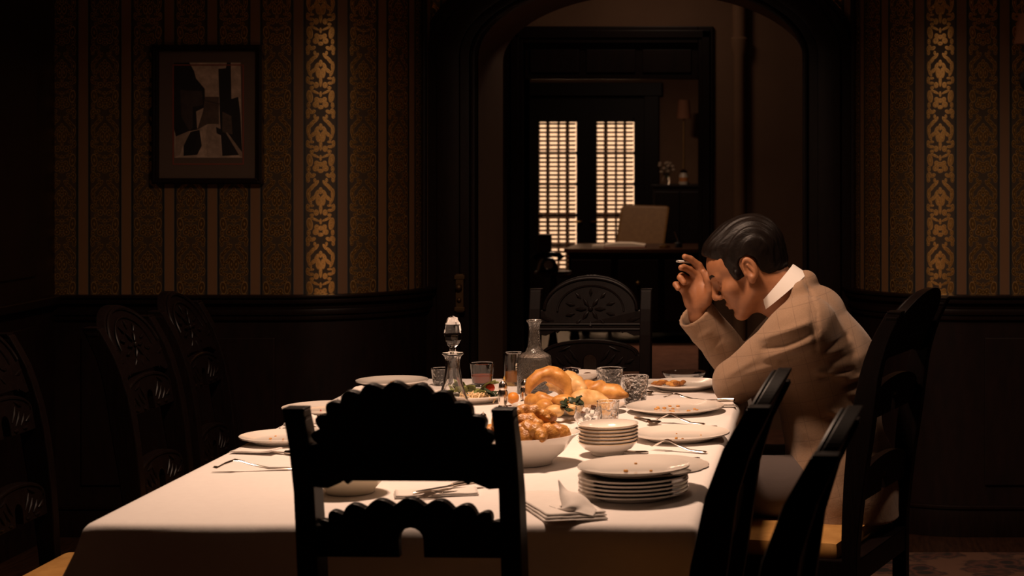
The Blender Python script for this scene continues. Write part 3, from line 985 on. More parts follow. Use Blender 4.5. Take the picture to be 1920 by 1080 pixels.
def make_chair(label, loc, rotz, lobes=False, rake=1.0, ptop=1.01, wide=0.381, depth=0.425, group='carved dining chairs'):
    t = thing('dining_chair', label, 'chair', loc, rotz, group)
    W = wide / 2

    def by(z):                                  # back line: y behind the seat at height z
        z -= ptop - 1.01
        pr = ((-1, 0.0), (0.44, 0.0), (0.60, -0.014), (0.75, -0.035), (0.864, -0.055), (0.943, -0.082), (1.01, -0.118), (1.3, -0.28))
        for (za, ya), (zb_, yb_) in zip(pr[:-1], pr[1:]):
            if z <= zb_:
                return rake * (ya + (yb_ - ya) * (z - za) / (zb_ - za))

    zk = ptop - 1.01
    for s in (-1, 1):
        zs = [0.012, 0.20, 0.40, 0.44, 0.52, 0.60, 0.68, 0.75, 0.81, 0.864, 0.905, 0.943, 0.975, ptop]
        mb = MB()
        vs, fs = [], []
        for z in zs:
            d = 0.020 + 0.012 * max(0.0, 1 - abs(z - 0.72) / 0.32)
            y = by(z)
            for (ax_, ay_) in ((-0.0175, -d), (0.0175, -d), (0.0175, d), (-0.0175, d)):
                vs.append((s * (W - 0.0175) + ax_, y + ay_, z))
        for i in range(len(zs) - 1):
            for k in range(4):
                fs.append((i * 4 + k, i * 4 + (k + 1) % 4, i * 4 + 4 + (k + 1) % 4, i * 4 + 4 + k))
        fs += [(3, 2, 1, 0), tuple(len(vs) - 4 + k for k in range(4))]
        post = mb.add(vs, fs).obj('post', 'carved_wood', t, bevel=0.003)
        y = by(ptop)
        xx_ = s * (W - 0.0175)
        MB().box((xx_ - 0.0185, y - 0.019, ptop - 0.002), (xx_ + 0.0185, y + 0.019, ptop + 0.004)).box((xx_ - 0.0185, y - 0.010, ptop - 0.018), (xx_ + 0.0185, y + 0.023, ptop - 0.010)).obj('finial', 'carved_wood', post, bevel=0.002)
    hw = W - 0.034
    rk = lambda x, y, z: (x, y + by(z), z)
    lb = 11 if lobes else 0
    ol = arch_outline(hw, 0.884 + zk, 0.948 + zk, 1.056 + zk, hw * 0.955, None, lb, 0.012, 110 if lobes else 48, 0.012)
    crest = MB().prism(ol, -0.012, 0.012, rk).obj('crest_panel', 'carved_wood', t, bevel=0.002)
    if not lobes:
        arc = [(-math.cos(PI * i / 32) * hw * 0.92, 0.950 + zk + math.sin(PI * i / 32) * 0.097) for i in range(33)]
        MB().sweep([(x, by(z) + 0.014, z) for x, z in arc], 0.0055, 8, up=(0, 1, 0)).obj('arch_moulding', 'carved_wood', crest, smooth=True)
        arc = [(-math.cos(PI * i / 28) * hw * 0.66, 0.945 + zk + math.sin(PI * i / 28) * 0.078) for i in range(29)]
        MB().sweep([(x, by(z) + 0.012, z) for x, z in arc], 0.003, 6, up=(0, 1, 0)).obj('inner_moulding', 'carved_wood', crest, smooth=True)
    # carved rosette: petals and beads in relief
    mb = MB()
    cz = 0.952 + zk

    def petal(x0, z0, x1, z1, wd):
        xm, zm = (x0 + x1) / 2, (z0 + z1) / 2
        mb.sweep([(x0, by(z0) + 0.011, z0), (xm, by(zm) + 0.013, zm), (x1, by(z1) + 0.011, z1)], [(wd * 0.3, 0.002), (wd, 0.0045), (wd * 0.25, 0.002)], 8, up=(0, 1, 0))
    for nn, r0, r1, wd, ph0 in ((6, 0.010, 0.036, 0.0065, 0.0), (10, 0.040, 0.062, 0.0055, 0.3)):
        for i in range(nn):
            a = 2 * PI * i / nn + ph0
            petal(1.3 * r0 * math.cos(a), cz + r0 * math.sin(a), 1.3 * r1 * math.cos(a), cz + r1 * math.sin(a), wd)
    mb.ball((0, by(cz) + 0.012, cz), (0.008, 0.005, 0.008), 8, 6)
    for s in (-1, 1):
        petal(s * hw * 0.99, 0.925 + zk, s * hw * 0.72, 0.916 + zk, 0.007)
    mb.obj('carved_rosette', 'carved_wood', crest, smooth=True)['kind'] = 'stuff'
    for z in (0.890, 0.905):
        MB().sweep([(-hw, by(z) + 0.013, z + zk), (hw, by(z) + 0.013, z + zk)], 0.0045, 8).obj('rail_moulding', 'carved_wood', crest, smooth=True)
    for (zb, sp) in ((0.750, 'middle_panel'), (0.540, 'lower_panel')):
        ol = arch_outline(hw, zb, zb + 0.052, zb + 0.098, hw * 0.97, (0.021, zb + 0.052), 9 if lobes else 0, 0.013, 90 if lobes else 40)
        pn = MB().prism(ol, -0.011, 0.011, rk).obj(sp, 'carved_wood', t, bevel=0.002)
        if not lobes:
            arc = [(-math.cos(PI * i / 28) * hw * 0.92, zb + 0.052 + math.sin(PI * i / 28) * 0.040) for i in range(29)]
            MB().sweep([(x, by(z) + 0.011, z) for x, z in arc], 0.0045, 6, up=(0, 1, 0)).obj('arch_moulding', 'carved_wood', pn, smooth=True)
        mb = MB()
        for s in (-1, 1):
            for (x0_, z0_, x1_, z1_, wd) in ((0.034, 0.030, 0.062, 0.066, 0.006), (0.050, 0.020, 0.080, 0.052, 0.006), (0.078, 0.018, 0.104, 0.044, 0.006), (0.060, 0.078, 0.095, 0.062, 0.004), (0.108, 0.024, 0.138, 0.038, 0.007), (0.036, 0.010, 0.060, 0.010, 0.005), (0.085, 0.010, 0.115, 0.012, 0.005)):
                petal(s * x0_, zb + z0_, s * x1_, zb + z1_, wd)
        mb.obj('carved_scrolls', 'carved_wood', pn, smooth=True)['kind'] = 'stuff'
    # seat
    def seatpoly(inset, yb, yf):
        return [(-W + inset, yb), (W - inset, yb), (W + 0.035 - inset, yf), (-W - 0.035 + inset, yf)]
    seat = vprism(MB(), seatpoly(0.012, 0.034, depth), 0.395, 0.442).obj('seat', 'seat_leather', t, smooth=True, bevel=0.016)
    vprism(MB(), seatpoly(0.004, -0.018, depth + 0.01), 0.335, 0.400).obj('seat_rail', 'carved_wood', t, bevel=0.004)
    vprism(MB(), seatpoly(0.002, 0.0, depth + 0.015), 0.326, 0.336).obj('rail_bead', 'carved_wood', t, bevel=0.003)
    for s in (-1, 1):
        MB().lathe([(0.016, 0.012), (0.022, 0.05), (0.014, 0.07), (0.024, 0.12), (0.015, 0.17), (0.022, 0.24), (0.028, 0.28), (0.028, 0.34)], 14, (s * (W + 0.008), depth - 0.03, 0)).obj('leg', 'carved_wood', t, smooth=True)
        MB().sweep([(s * (W - 0.01), by(0.16), 0.16), (s * (W + 0.008), depth - 0.03, 0.16)], 0.013, 8).obj('stretcher', 'carved_wood', t, smooth=True)
    MB().sweep([(-W, 0.2, 0.16), (-0.1, 0.2, 0.165), (0, 0.2, 0.17), (0.1, 0.2, 0.165), (W, 0.2, 0.16)], [0.011, 0.013, 0.02, 0.013, 0.011], 8).obj('stretcher', 'carved_wood', t, smooth=True)
    return t


R = math.radians
make_chair('black carved chair with scalloped crest at the near head of the table', (-0.699, 3.20, 0), R(-2.0), lobes=True, depth=0.40)
make_chair('black carved chair with rosette crest at the far head of the table', (-0.735, 5.79, 0), R(180), ptop=1.0, rake=0.5)
make_chair('black carved chair seen edge-on at the lower right, nearest the camera', (-0.100, 2.80, 0), R(84.4), depth=0.40)
make_chair('black carved chair seen edge-on, tucked in at the right of the table before the man', (-0.216, 3.28, 0), R(86.0), depth=0.24)
make_chair('black carved chair with tan seat that the man sits on', (0.135, 4.950, 0), R(72), ptop=1.03, wide=0.50)
make_chair('black carved chair on the left side nearest the camera', (-1.925, 4.46, 0), R(-90), ptop=0.98)
make_chair('black carved chair in the middle of the left side of the table', (-1.760, 4.96, 0), R(-91), ptop=0.98)
make_chair('black carved chair farthest back on the left side of the table', (-1.780, 5.45, 0), R(-88), ptop=0.98)

# ================================================================== THE MAN (signed distance fields meshed with surface nets)
def capsule(p, a, b, ra, rb):
    a, b = np.array(a, float), np.array(b, float)
    ab = b - a
    t = np.clip(((p - a) @ ab) / (ab @ ab), 0, 1)
    d = p - a - t[..., None] * ab
    return np.sqrt((d * d).sum(-1)) - (ra + (rb - ra) * t)


def ellipsoid(p, c, r, M=None):
    d = p - np.array(c, float)
    if M is not None:
        d = d @ M
    r = np.array(r, float)
    k0 = np.sqrt(((d / r) ** 2).sum(-1))
    k1 = np.sqrt(((d / (r * r)) ** 2).sum(-1)) + 1e-9
    return k0 * (k0 - 1) / k1


def smin(a, b, k):
    h = np.clip(0.5 + 0.5 * (b - a) / k, 0, 1)
    return b + (a - b) * h - k * h * (1 - h)


def smax(a, b, k):
    return -smin(-a, -b, k)


def grid(xs, ys, zs):
    X, Y, Z = np.meshgrid(xs, ys, zs, indexing='ij')
    return np.stack([X, Y, Z], -1)


def surface_nets(D, xs, ys, zs):
    ins = D < 0
    c = ins[:-1, :-1, :-1].astype(np.int8)
    tot = sum(ins[i:ins.shape[0] - 1 + i, j:ins.shape[1] - 1 + j, k:ins.shape[2] - 1 + k].astype(np.int8)
              for i in (0, 1) for j in (0, 1) for k in (0, 1))
    act = (tot > 0) & (tot < 8)
    I, J, K = np.nonzero(act)
    idx = -np.ones(act.shape, np.int64)
    idx[I, J, K] = np.arange(len(I))
    P = np.zeros((len(I), 3))
    N = np.zeros(len(I))
    cor = [(i, j, k) for i in (0, 1) for j in (0, 1) for k in (0, 1)]
    ax = (xs, ys, zs)
    for ca in cor:
        for d in range(3):
            if ca[d]:
                continue
            cb = list(ca)
            cb[d] = 1
            da = D[I + ca[0], J + ca[1], K + ca[2]]
            db = D[I + cb[0], J + cb[1], K + cb[2]]
            m = (da < 0) != (db < 0)
            t = np.where(m, da / np.where(m, da - db, 1.0), 0)
            pa = [xs[I + ca[0]], ys[J + ca[1]], zs[K + ca[2]]]
            pb = [xs[I + cb[0]], ys[J + cb[1]], zs[K + cb[2]]]
            for q_ in range(3):
                P[:, q_] += np.where(m, pa[q_] + t * (pb[q_] - pa[q_]), 0)
            N += m
    P /= N[:, None]
    faces = []
    for d in range(3):
        sl = [slice(None)] * 3
        a_ = np.take(ins, range(0, ins.shape[d] - 1), d)
        b_ = np.take(ins, range(1, ins.shape[d]), d)
        I2, J2, K2 = np.nonzero(a_ != b_)
        g_ = [I2, J2, K2]
        o1, o2 = [x for x in range(3) if x != d]
        ok = (g_[o1] > 0) & (g_[o2] > 0) & (g_[o1] < act.shape[o1]) & (g_[o2] < act.shape[o2])
        g_ = [x[ok] for x in g_]
        flip = a_[g_[0], g_[1], g_[2]]

        def cell(d1, d2):
            q_ = [x.copy() for x in g_]
            q_[o1] -= d1
            q_[o2] -= d2
            return idx[q_[0], q_[1], q_[2]]
        quad = np.stack([cell(0, 0), cell(1, 0), cell(1, 1), cell(0, 1)], 1)
        fl = flip if d != 1 else ~flip
        quad[~fl] = quad[~fl][:, ::-1]
        faces.append(quad)
    return P, np.concatenate(faces)


KM, YM = 1.057, 5.18


def man_mesh(name, P, Fc, mat):
    Q = P.copy()
    Q[:, 0] *= KM
    Q[:, 1] = P[:, 1] * KM
    Q[:, 2] = H - (H - P[:, 2]) * KM
    me = bpy.data.meshes.new(name)
    me.from_pydata(Q.tolist(), [], Fc.tolist())
    me.materials.append(MAT[mat])
    for p in me.polygons:
        p.use_smooth = True
    me.update()
    return me


man = thing('person', 'person in a tan checked jacket leaning on the table, hand with cigarette at forehead', 'person', (0, YM, 0))

PHI = math.radians(28)
TRAG = np.array([-0.2045, 0.0, 1.124])
HSC = 0.96
HF = np.array([-math.cos(PHI), 0, -math.sin(PHI)])
HU = np.array([-math.sin(PHI), 0, math.cos(PHI)])
HS = np.array([0, 1.0, 0])
HM = np.stack([HF, HS, HU], 1)           # world = TRAG + HM @ (f, s, u)


def hl(f, s, u):
    return TRAG + HM @ (np.array([f, s, u], float) * HSC)


def local_head(p):
    return (p - TRAG) @ HM / HSC


def head_sdf(p):
    q_ = local_head(p)
    q_ = q_.copy()
    qs = q_.copy()
    qs[..., 1] = np.abs(qs[..., 1])
    d = ellipsoid(q_, (-0.006, 0, 0.035), (0.098, 0.076, 0.096))
    d = smin(d, ellipsoid(q_, (0.040, 0, 0.040), (0.060, 0.066, 0.052)), 0.02)
    d = smin(d, ellipsoid(q_, (0.045, 0, -0.030), (0.050, 0.058, 0.078)), 0.02)
    d = smin(d, capsule(qs, (0.002, 0.050, -0.052), (0.066, 0.018, -0.096), 0.020, 0.017), 0.022)
    d = smin(d, ellipsoid(q_, (0.073, 0, -0.096), (0.019, 0.022, 0.019)), 0.016)
    d = smin(d, ellipsoid(qs, (0.060, 0.042, -0.020), (0.026, 0.024, 0.022)), 0.018)
    d = smin(d, capsule(qs, (0.092, 0.010, 0.026), (0.076, 0.045, 0.022), 0.009, 0.009), 0.012)
    # eye socket and lid
    d = smax(d, -ellipsoid(qs, (0.100, 0.033, 0.004), (0.020, 0.020, 0.014)), 0.012)
    d = smin(d, ellipsoid(qs, (0.077, 0.031, 0.004), (0.0125, 0.0135, 0.0115)), 0.004)
    d = smin(d, capsule(qs, (0.0885, 0.024, 0.001), (0.084, 0.042, -0.001), 0.0022, 0.0020), 0.002)
    # nose
    d = smin(d, capsule(q_, (0.095, 0, 0.018), (0.1125, 0, -0.020), 0.0072, 0.0095), 0.010)
    d = smin(d, ellipsoid(q_, (0.113, 0, -0.026), (0.0105, 0.0105, 0.0095)), 0.006)
    d = smin(d, ellipsoid(qs, (0.101, 0.0115, -0.031), (0.011, 0.0075, 0.0075)), 0.005)
    d = smax(d, -capsule(qs, (0.108, 0.0065, -0.042), (0.104, 0.006, -0.033), 0.0032, 0.003), 0.003)
    # lips
    d = smin(d, capsule(qs, (0.0955, 0.0, -0.0575), (0.085, 0.020, -0.062), 0.0052, 0.003), 0.006)
    d = smin(d, capsule(qs, (0.0920, 0.0, -0.0695), (0.084, 0.018, -0.067), 0.0060, 0.003), 0.005)
    d = smax(d, -capsule(qs, (0.106, 0.0, -0.0632), (0.090, 0.022, -0.0645), 0.0022, 0.0018), 0.003)
    d = smax(d, -capsule(qs, (0.096, 0.0, -0.0815), (0.090, 0.014, -0.080), 0.006, 0.005), 0.008)
    # ears
    ear = ellipsoid(qs, (-0.012, 0.084, 0.004), (0.0195, 0.0095, 0.033))
    ear = smin(ear, ellipsoid(qs, (-0.002, 0.080, -0.024), (0.010, 0.007, 0.013)), 0.006)
    ear = smax(ear, -ellipsoid(qs, (-0.008, 0.093, 0.005), (0.0130, 0.0115, 0.0235)), 0.004)
    ear = smin(ear, capsule(qs, (-0.010, 0.086, 0.016), (-0.017, 0.087, -0.010), 0.003, 0.003), 0.004)
    ear = smin(ear, ellipsoid(qs, (0.006, 0.080, -0.004), (0.005, 0.006, 0.008)), 0.004)
    d = smin(d, ear, 0.004)
    return d


WR = (-0.338, 0.070, 0.995)              # right wrist
ELR = (-0.222, 0.165, 0.832)
SHR = (-0.055, 0.175, 0.985)
SHL = (-0.055, -0.175, 0.985)
ELL = (-0.238, -0.035, 0.833)
WL = (-0.165, 0.125, 0.842)


def hp(u, v, y):
    return ((u - 1549) / 714.0, y, 1.44 - (v - 280) / 714.0)


def hand_sdf(p):
    # right hand, palm to the camera, thumb against the brow
    d = capsule(p, WR, hp(1305, 575, 0.062), 0.027, 0.030)
    for (mc, r_) in ((hp(1319, 522, 0.050), 0.0135), (hp(1305, 522, 0.052), 0.0135), (hp(1291, 532, 0.052), 0.013), (hp(1280, 546, 0.050), 0.012)):
        d = smin(d, capsule(p, hp(1304, 572, 0.060), mc, 0.019, r_), 0.012)
    d = smin(d, ellipsoid(p, hp(1319, 556, 0.040), (0.019, 0.017, 0.032)), 0.014)      # thenar
    d = smin(d, ellipsoid(p, hp(1290, 560, 0.044), (0.016, 0.014, 0.030)), 0.012)      # heel
    chains = [
        ([hp(1319, 520, 0.050), hp(1308, 500, 0.044), hp(1293, 487, 0.030), hp(1283, 482, 0.018)], [0.0120, 0.0102, 0.0090, 0.0078]),
        ([hp(1305, 520, 0.052), hp(1291, 507, 0.034), hp(1281, 502, 0.016), hp(1277, 502, 0.004)], [0.0120, 0.0102, 0.0090, 0.0080]),
        ([hp(1291, 530, 0.052), hp(1276, 520, 0.034), hp(1275, 521, 0.012), hp(1282, 530, 0.006)], [0.0115, 0.0100, 0.0088, 0.0078]),
        ([hp(1280, 545, 0.050), hp(1267, 536, 0.034), hp(1266, 534, 0.016), hp(1271, 541, 0.006)], [0.0108, 0.0090, 0.0078, 0.0070]),
        ([hp(1322, 566, 0.040), hp(1330, 545, 0.026), hp(1327, 525, 0.020), hp(1318, 511, 0.022)], [0.0160, 0.0125, 0.0110, 0.0085]),
    ]
    for pts, rs in chains:
        f_ = None
        for a, b, ra, rb in zip(pts[:-1], pts[1:], rs[:-1], rs[1:]):
            c_ = capsule(p, a, b, ra, rb)
            f_ = c_ if f_ is None else smin(f_, c_, 0.003)
        d = smin(d, f_, 0.0045)
    return d


def left_hand_sdf(p):
    d = capsule(p, WL, (-0.145, 0.185, 0.835), 0.024, 0.026)
    for k, (dx, L) in enumerate(((0.030, 0.060), (0.010, 0.072), (-0.010, 0.068), (-0.028, 0.052))):
        b0 = (-0.138 + dx, 0.205, 0.828)
        b1 = (-0.132 + dx, 0.205 + L * 0.6, 0.816)
        b2 = (-0.132 + dx, 0.205 + L, 0.800)
        d = smin(d, capsule(p, b0, b1, 0.0105, 0.0095), 0.006)
        d = smin(d, capsule(p, b1, b2, 0.0095, 0.0080), 0.003)
    d = smin(d, capsule(p, (-0.115, 0.165, 0.83), (-0.092, 0.215, 0.82), 0.012, 0.009), 0.006)
    return d


def body_sdf(p):
    d = head_sdf(p)
    neck = capsule(p, hl(-0.030, 0, -0.035), (-0.085, 0, 1.045), 0.056, 0.060)
    neck = smin(neck, capsule(p, hl(0.015, 0, -0.075), (-0.115, 0, 1.03), 0.032, 0.045), 0.03)
    d = smin(d, neck, 0.022)
    ps = p * np.array([1, 0.70, 1])
    tor = capsule(ps, (-0.03, 0, 0.96), (-0.005, 0, 0.84), 0.085, 0.105)
    tor = smin(tor, capsule(ps, (-0.005, 0, 0.84), (0.03, 0, 0.60), 0.105, 0.10), 0.05)
    d = smin(d, tor, 0.05)
    for (sh, el, wr) in ((SHR, ELR, WR), (SHL, ELL, WL)):
        d = smin(d, capsule(p, sh, el, 0.055, 0.040), 0.03)
        d = smin(d, capsule(p, el, wr, 0.040, 0.026), 0.012)
    d = smin(d, hand_sdf(p), 0.010)
    d = smin(d, left_hand_sdf(p), 0.010)
    for s in (-1, 1):
        d = smin(d, capsule(p, (0.03, s * 0.08, 0.575), (-0.41, s * 0.10, 0.575), 0.070, 0.052), 0.04)
        d = smin(d, capsule(p, (-0.41, s * 0.10, 0.575), (-0.40, s * 0.10, 0.14), 0.050, 0.035), 0.02)
    return d


def axis(segs):
    out = []
    for a, b, st in segs:
        n_ = max(1, int(round((b - a) / st)))
        out += [a + (b - a) * i / n_ for i in range(n_)]
    out.append(segs[-1][1])
    return np.array(out)


def in_slabs(fn, xs, ys, zs, k=24):
    D = np.empty((len(xs), len(ys), len(zs)))
    for i in range(0, len(xs), k):
        D[i:i + k] = fn(grid(xs[i:i + k], ys, zs))
    return D


xs = axis([(-0.50, -0.415, 0.014), (-0.415, -0.090, 0.0028), (-0.090, 0.16, 0.014)])
ys = axis([(-0.26, -0.104, 0.013), (-0.104, 0.104, 0.0028), (0.104, 0.30, 0.0090)])
zs = axis([(0.08, 0.955, 0.014), (0.955, 1.245, 0.0028)])
# only evaluate the costly field where something can be
D = in_slabs(body_sdf, xs, ys, zs)
P, Fc = surface_nets(D, xs, ys, zs)
link('body', man_mesh('body', P, Fc, 'skin'), man)


# ---------------- hair
def poly_sd(fx, fy, poly):
    poly = np.array(poly, float)
    d = np.full(fx.shape, 1e9)
    s = np.ones(fx.shape)
    n_ = len(poly)
    for i in range(n_):
        a, b = poly[i], poly[i - 1]
        ex, ey = b[0] - a[0], b[1] - a[1]
        wx, wy = fx - a[0], fy - a[1]
        t = np.clip((wx * ex + wy * ey) / (ex * ex + ey * ey), 0, 1)
        d = np.minimum(d, (wx - ex * t) ** 2 + (wy - ey * t) ** 2)
        c1 = fy >= a[1]
        c2 = fy < b[1]
        c3 = ex * wy > ey * wx
        s = np.where((c1 & c2 & c3) | (~c1 & ~c2 & ~c3), -s, s)
    return s * np.sqrt(d)


HAIRP = [(0.040, -0.014), (0.046, 0.030), (0.064, 0.068), (0.086, 0.088), (0.13, 0.11), (0.13, 0.25), (-0.25, 0.25), (-0.25, -0.055), (-0.098, -0.048),
         (-0.045, -0.036), (-0.034, -0.020), (-0.034, 0.020), (-0.022, 0.038), (0.000, 0.038), (0.010, 0.028), (0.013, -0.008)]


def hair_sdf(p):
    q_ = local_head(p)
    f_, s_, u_ = q_[..., 0], q_[..., 1], q_[..., 2]
    d = ellipsoid(q_, (-0.014, 0, 0.040), (0.106, 0.0835, 0.105))
    d = smin(d, ellipsoid(q_, (-0.055, 0, 0.056), (0.066, 0.076, 0.073)), 0.03)
    d = smin(d, ellipsoid(q_, (-0.065, 0, -0.012), (0.040, 0.052, 0.042)), 0.03)
    d = smin(d, ellipsoid(q_, (0.044, 0, 0.090), (0.048, 0.060, 0.033)), 0.025)
    d = smin(d, ellipsoid(q_ * np.array([1, 1, 1]), (0.030, 0, 0.008), (0.016, 0.0815, 0.03)), 0.01)
    # combed-back strands
    d = d + 0.0013 * np.sin((s_ * 1.3 + u_ * 0.35) * 210 + 2.5 * np.sin(f_ * 30)) + 0.0008 * np.sin(s_ * 520 + f_ * 60)
    reg = poly_sd(f_, u_, HAIRP)
    top = u_ - 0.03
    return smax(d, reg + 0.0015 * np.sin(s_ * 300) , 0.006)


xs = np.arange(-0.36, -0.06, 0.0032)
ys = np.arange(-0.100, 0.1001, 0.0032)
zs = np.arange(1.05, 1.295, 0.0032)
P, Fc = surface_nets(in_slabs(hair_sdf, xs, ys, zs), xs, ys, zs)
link('hair', man_mesh('hair', P, Fc, 'hair'), man, 'short combed-back black hair')
# eyebrow strokes
for s in (-1, 1):
    pts = [hl(0.1015, s * 0.012, 0.026), hl(0.0985, s * 0.024, 0.031), hl(0.0915, s * 0.038, 0.032), hl(0.0815, s * 0.050, 0.026)]
    pts = [(p_[0] * KM, p_[1] * KM, H - (H - p_[2]) * KM) for p_ in pts]
    MB().sweep(pts, [0.003, 0.0045, 0.004, 0.002], 8).obj('eyebrow', 'hair', man, smooth=True)


# ---------------- jacket
def seg2(x, z, a, b):
    ax_, az_ = a
    bx_, bz_ = b
    ex, ez = bx_ - ax_, bz_ - az_
    t = np.clip(((x - ax_) * ex + (z - az_) * ez) / (ex * ex + ez * ez), 0, 1)
    return np.sqrt((x - ax_ - ex * t) ** 2 + (z - az_ - ez * t) ** 2), t


def uvp(u, v):
    return ((u - 1549) / 714.0, 1.44 - (v - 280) / 714.0)


FOLDS = [  # start px, end px, depth, width : positive = ridge, negative = groove
    ((1428, 622), (1522, 586), 0.007, 0.009), ((1436, 640), (1524, 606), -0.008, 0.007), ((1440, 656), (1524, 622), 0.007, 0.009),
    ((1470, 660), (1526, 636), -0.007, 0.007), ((1400, 690), (1500, 655), 0.005, 0.010), ((1390, 720), (1470, 690), -0.005, 0.010),
    ((1360, 700), (1420, 660), 0.004, 0.010), ((1535, 682), (1590, 690), 0.007, 0.008), ((1540, 692), (1596, 678), -0.007, 0.006),
    ((1586, 710), (1628, 698), -0.009, 0.007), ((1584, 700), (1632, 688), 0.006, 0.008), ((1548, 640), (1586, 620), -0.006, 0.007), ((1550, 650), (1592, 632), 0.005, 0.008),
    ((1560, 665), (1600, 650), -0.005, 0.007), ((1556, 752), (1626, 774), 0.009, 0.009), ((1562, 766), (1628, 784), -0.009, 0.008), ((1600, 812), (1636, 800), 0.006, 0.009),
    ((1600, 740), (1640, 742), -0.007, 0.007), ((1590, 722), (1640, 728), 0.005, 0.008), ((1522, 560), (1532, 640), -0.005, 0.006), ((1600, 832), (1634, 822), -0.006, 0.008),
    ((1508, 525), (1530, 560), -0.004, 0.004), ((1530, 560), (1536, 610), -0.004, 0.004), ((1290, 650), (1330, 625), 0.003, 0.008), ((1310, 668), (1350, 640), -0.003, 0.007),
]


def chest_sdf(ps):
    d = capsule(ps, (-0.040, 0, 0.985), (-0.004, 0, 0.880), 0.100, 0.130)
    d = smin(d, capsule(ps, (-0.004, 0, 0.880), (0.010, 0, 0.760), 0.130, 0.124), 0.03)
    return smin(d, capsule(ps, (0.010, 0, 0.760), (0.040, 0, 0.560), 0.122, 0.140), 0.04)


def vee(p, lo=0.80):
    # V-shaped opening down the chest, negative inside
    return np.maximum(np.maximum(np.abs(p[..., 1]) - 0.20 * (p[..., 2] - lo), p[..., 0] + 0.06), lo - p[..., 2])


def jacket_sdf(p):
    x, y, z = p[..., 0], p[..., 1], p[..., 2]
    ps = p * np.array([1, 0.70, 1])
    d = chest_sdf(ps)
    tor0 = d
    skirt = capsule(ps, (0.040, 0, 0.60), (0.050, 0, 0.40), 0.138, 0.152)
    d = smin(d, skirt, 0.03)
    for (sh, el) in ((SHR, ELR), (SHL, ELL)):
        s_ = 1 if sh[1] > 0 else -1
        d = smin(d, ellipsoid(p, (-0.052, s_ * 0.165, 0.985), (0.080, 0.075, 0.080)), 0.05)
        d = smin(d, capsule(p, (-0.060, s_ * 0.185, 0.980), el, 0.080, 0.056), 0.028)
    d = smin(d, capsule(p, ELL, WL, 0.054, 0.046), 0.02)
    # right forearm sleeve, flared and hollow at the cuff
    cu = np.array(hp(1300, 592, 0.072))
    fa = capsule(p, ELR, cu, 0.055, 0.051)
    ax_ = (cu - np.array(ELR)) / np.linalg.norm(cu - np.array(ELR))
    al = (p - cu) @ ax_
    fa = smax(fa, al - 0.004, 0.004)
    d = smin(d, fa, 0.014)
    # back collar roll
    d = smin(d, capsule(p, (-0.070, -0.055, 1.075), (-0.052, 0.0, 1.094), 0.022, 0.024), 0.02)
    d = smin(d, capsule(p, (-0.052, 0.0, 1.094), (-0.070, 0.055, 1.075), 0.024, 0.022), 0.02)
    for (a, b, dep, wd) in FOLDS:
        dd, t = seg2(x, z, uvp(*a), uvp(*b))
        wgt = np.exp(-(dd / wd) ** 2) * np.where(y < 0.14, 1.0, 0.0)
        d = d - dep * wgt * 1.15 * np.sqrt(np.clip(np.sin(PI * (0.06 + 0.88 * t)), 0, 1))
    d = d + 0.0022 * np.sin(x * 34 + z * 21 + 2 * np.sin(y * 25)) * np.sin(z * 31 - x * 12)
    # hollow cuff
    d = smax(d, -smax(capsule(p, cu - ax_ * 0.05, cu + ax_ * 0.06, 0.040, 0.046), -(al + 0.045), 0.003), 0.004)
    # lapels: raised along the V, the V itself sunk to the shirt
    ve = vee(p)
    d = d - 0.006 * np.exp(-((ve - 0.020) / 0.016) ** 2) * np.clip((-0.07 - x) / 0.02, 0, 1) * np.clip((0.010 - tor0) / 0.008, 0, 1) * np.clip((1.0 - z) / 0.03, 0, 1)
    d = smax(d, -np.maximum(np.maximum(ve, -(tor0 + 0.016)), tor0 - 0.010), 0.004)
    # neck opening
    d = smax(d, -capsule(p, (-0.095, 0, 1.045), (-0.22, 0, 1.165), 0.060, 0.072), 0.008)
    # front opening over the lap and cutaway front edge
    cut = poly_sd(x, z, [(-0.30, 0.62), (-0.165, 0.66), (-0.148, 0.60), (-0.112, 0.50), (-0.100, 0.44), (-0.30, 0.40)])
    d = smax(d, -cut, 0.006)
    d = smax(d, (0.486 - 0.10 * np.clip(x - 0.12, 0, 1)) - z, 0.006)
    return d


xs = np.arange(-0.412, 0.235, 0.0048)
ys = np.arange(-0.290, 0.2901, 0.0048)
zs = np.arange(0.455, 1.145, 0.0048)
P, Fc = surface_nets(in_slabs(jacket_sdf, xs, ys, zs), xs, ys, zs)
jk = link('jacket', man_mesh('jacket', P, Fc, 'jacket_wool'), man, 'tan wool jacket with a faint windowpane check')

def shirt_sdf(p):
    d = chest_sdf(p * np.array([1, 0.70, 1])) + 0.011
    return smax(d, vee(p, 0.79) - 0.006, 0.004)


xs = np.arange(-0.20, -0.03, 0.005)
ys = np.arange(-0.11, 0.1101, 0.005)
zs = np.arange(0.77, 1.10, 0.005)
P, Fc = surface_nets(in_slabs(shirt_sdf, xs, ys, zs), xs, ys, zs)
link('shirt_front', man_mesh('shirt_front', P, Fc, 'shirt_white'), man)


# ---------------- shirt collar: a leaning band round the neck
def xf(p_):
    return (p_[0] * KM, p_[1] * KM, H - (H - p_[2]) * KM)


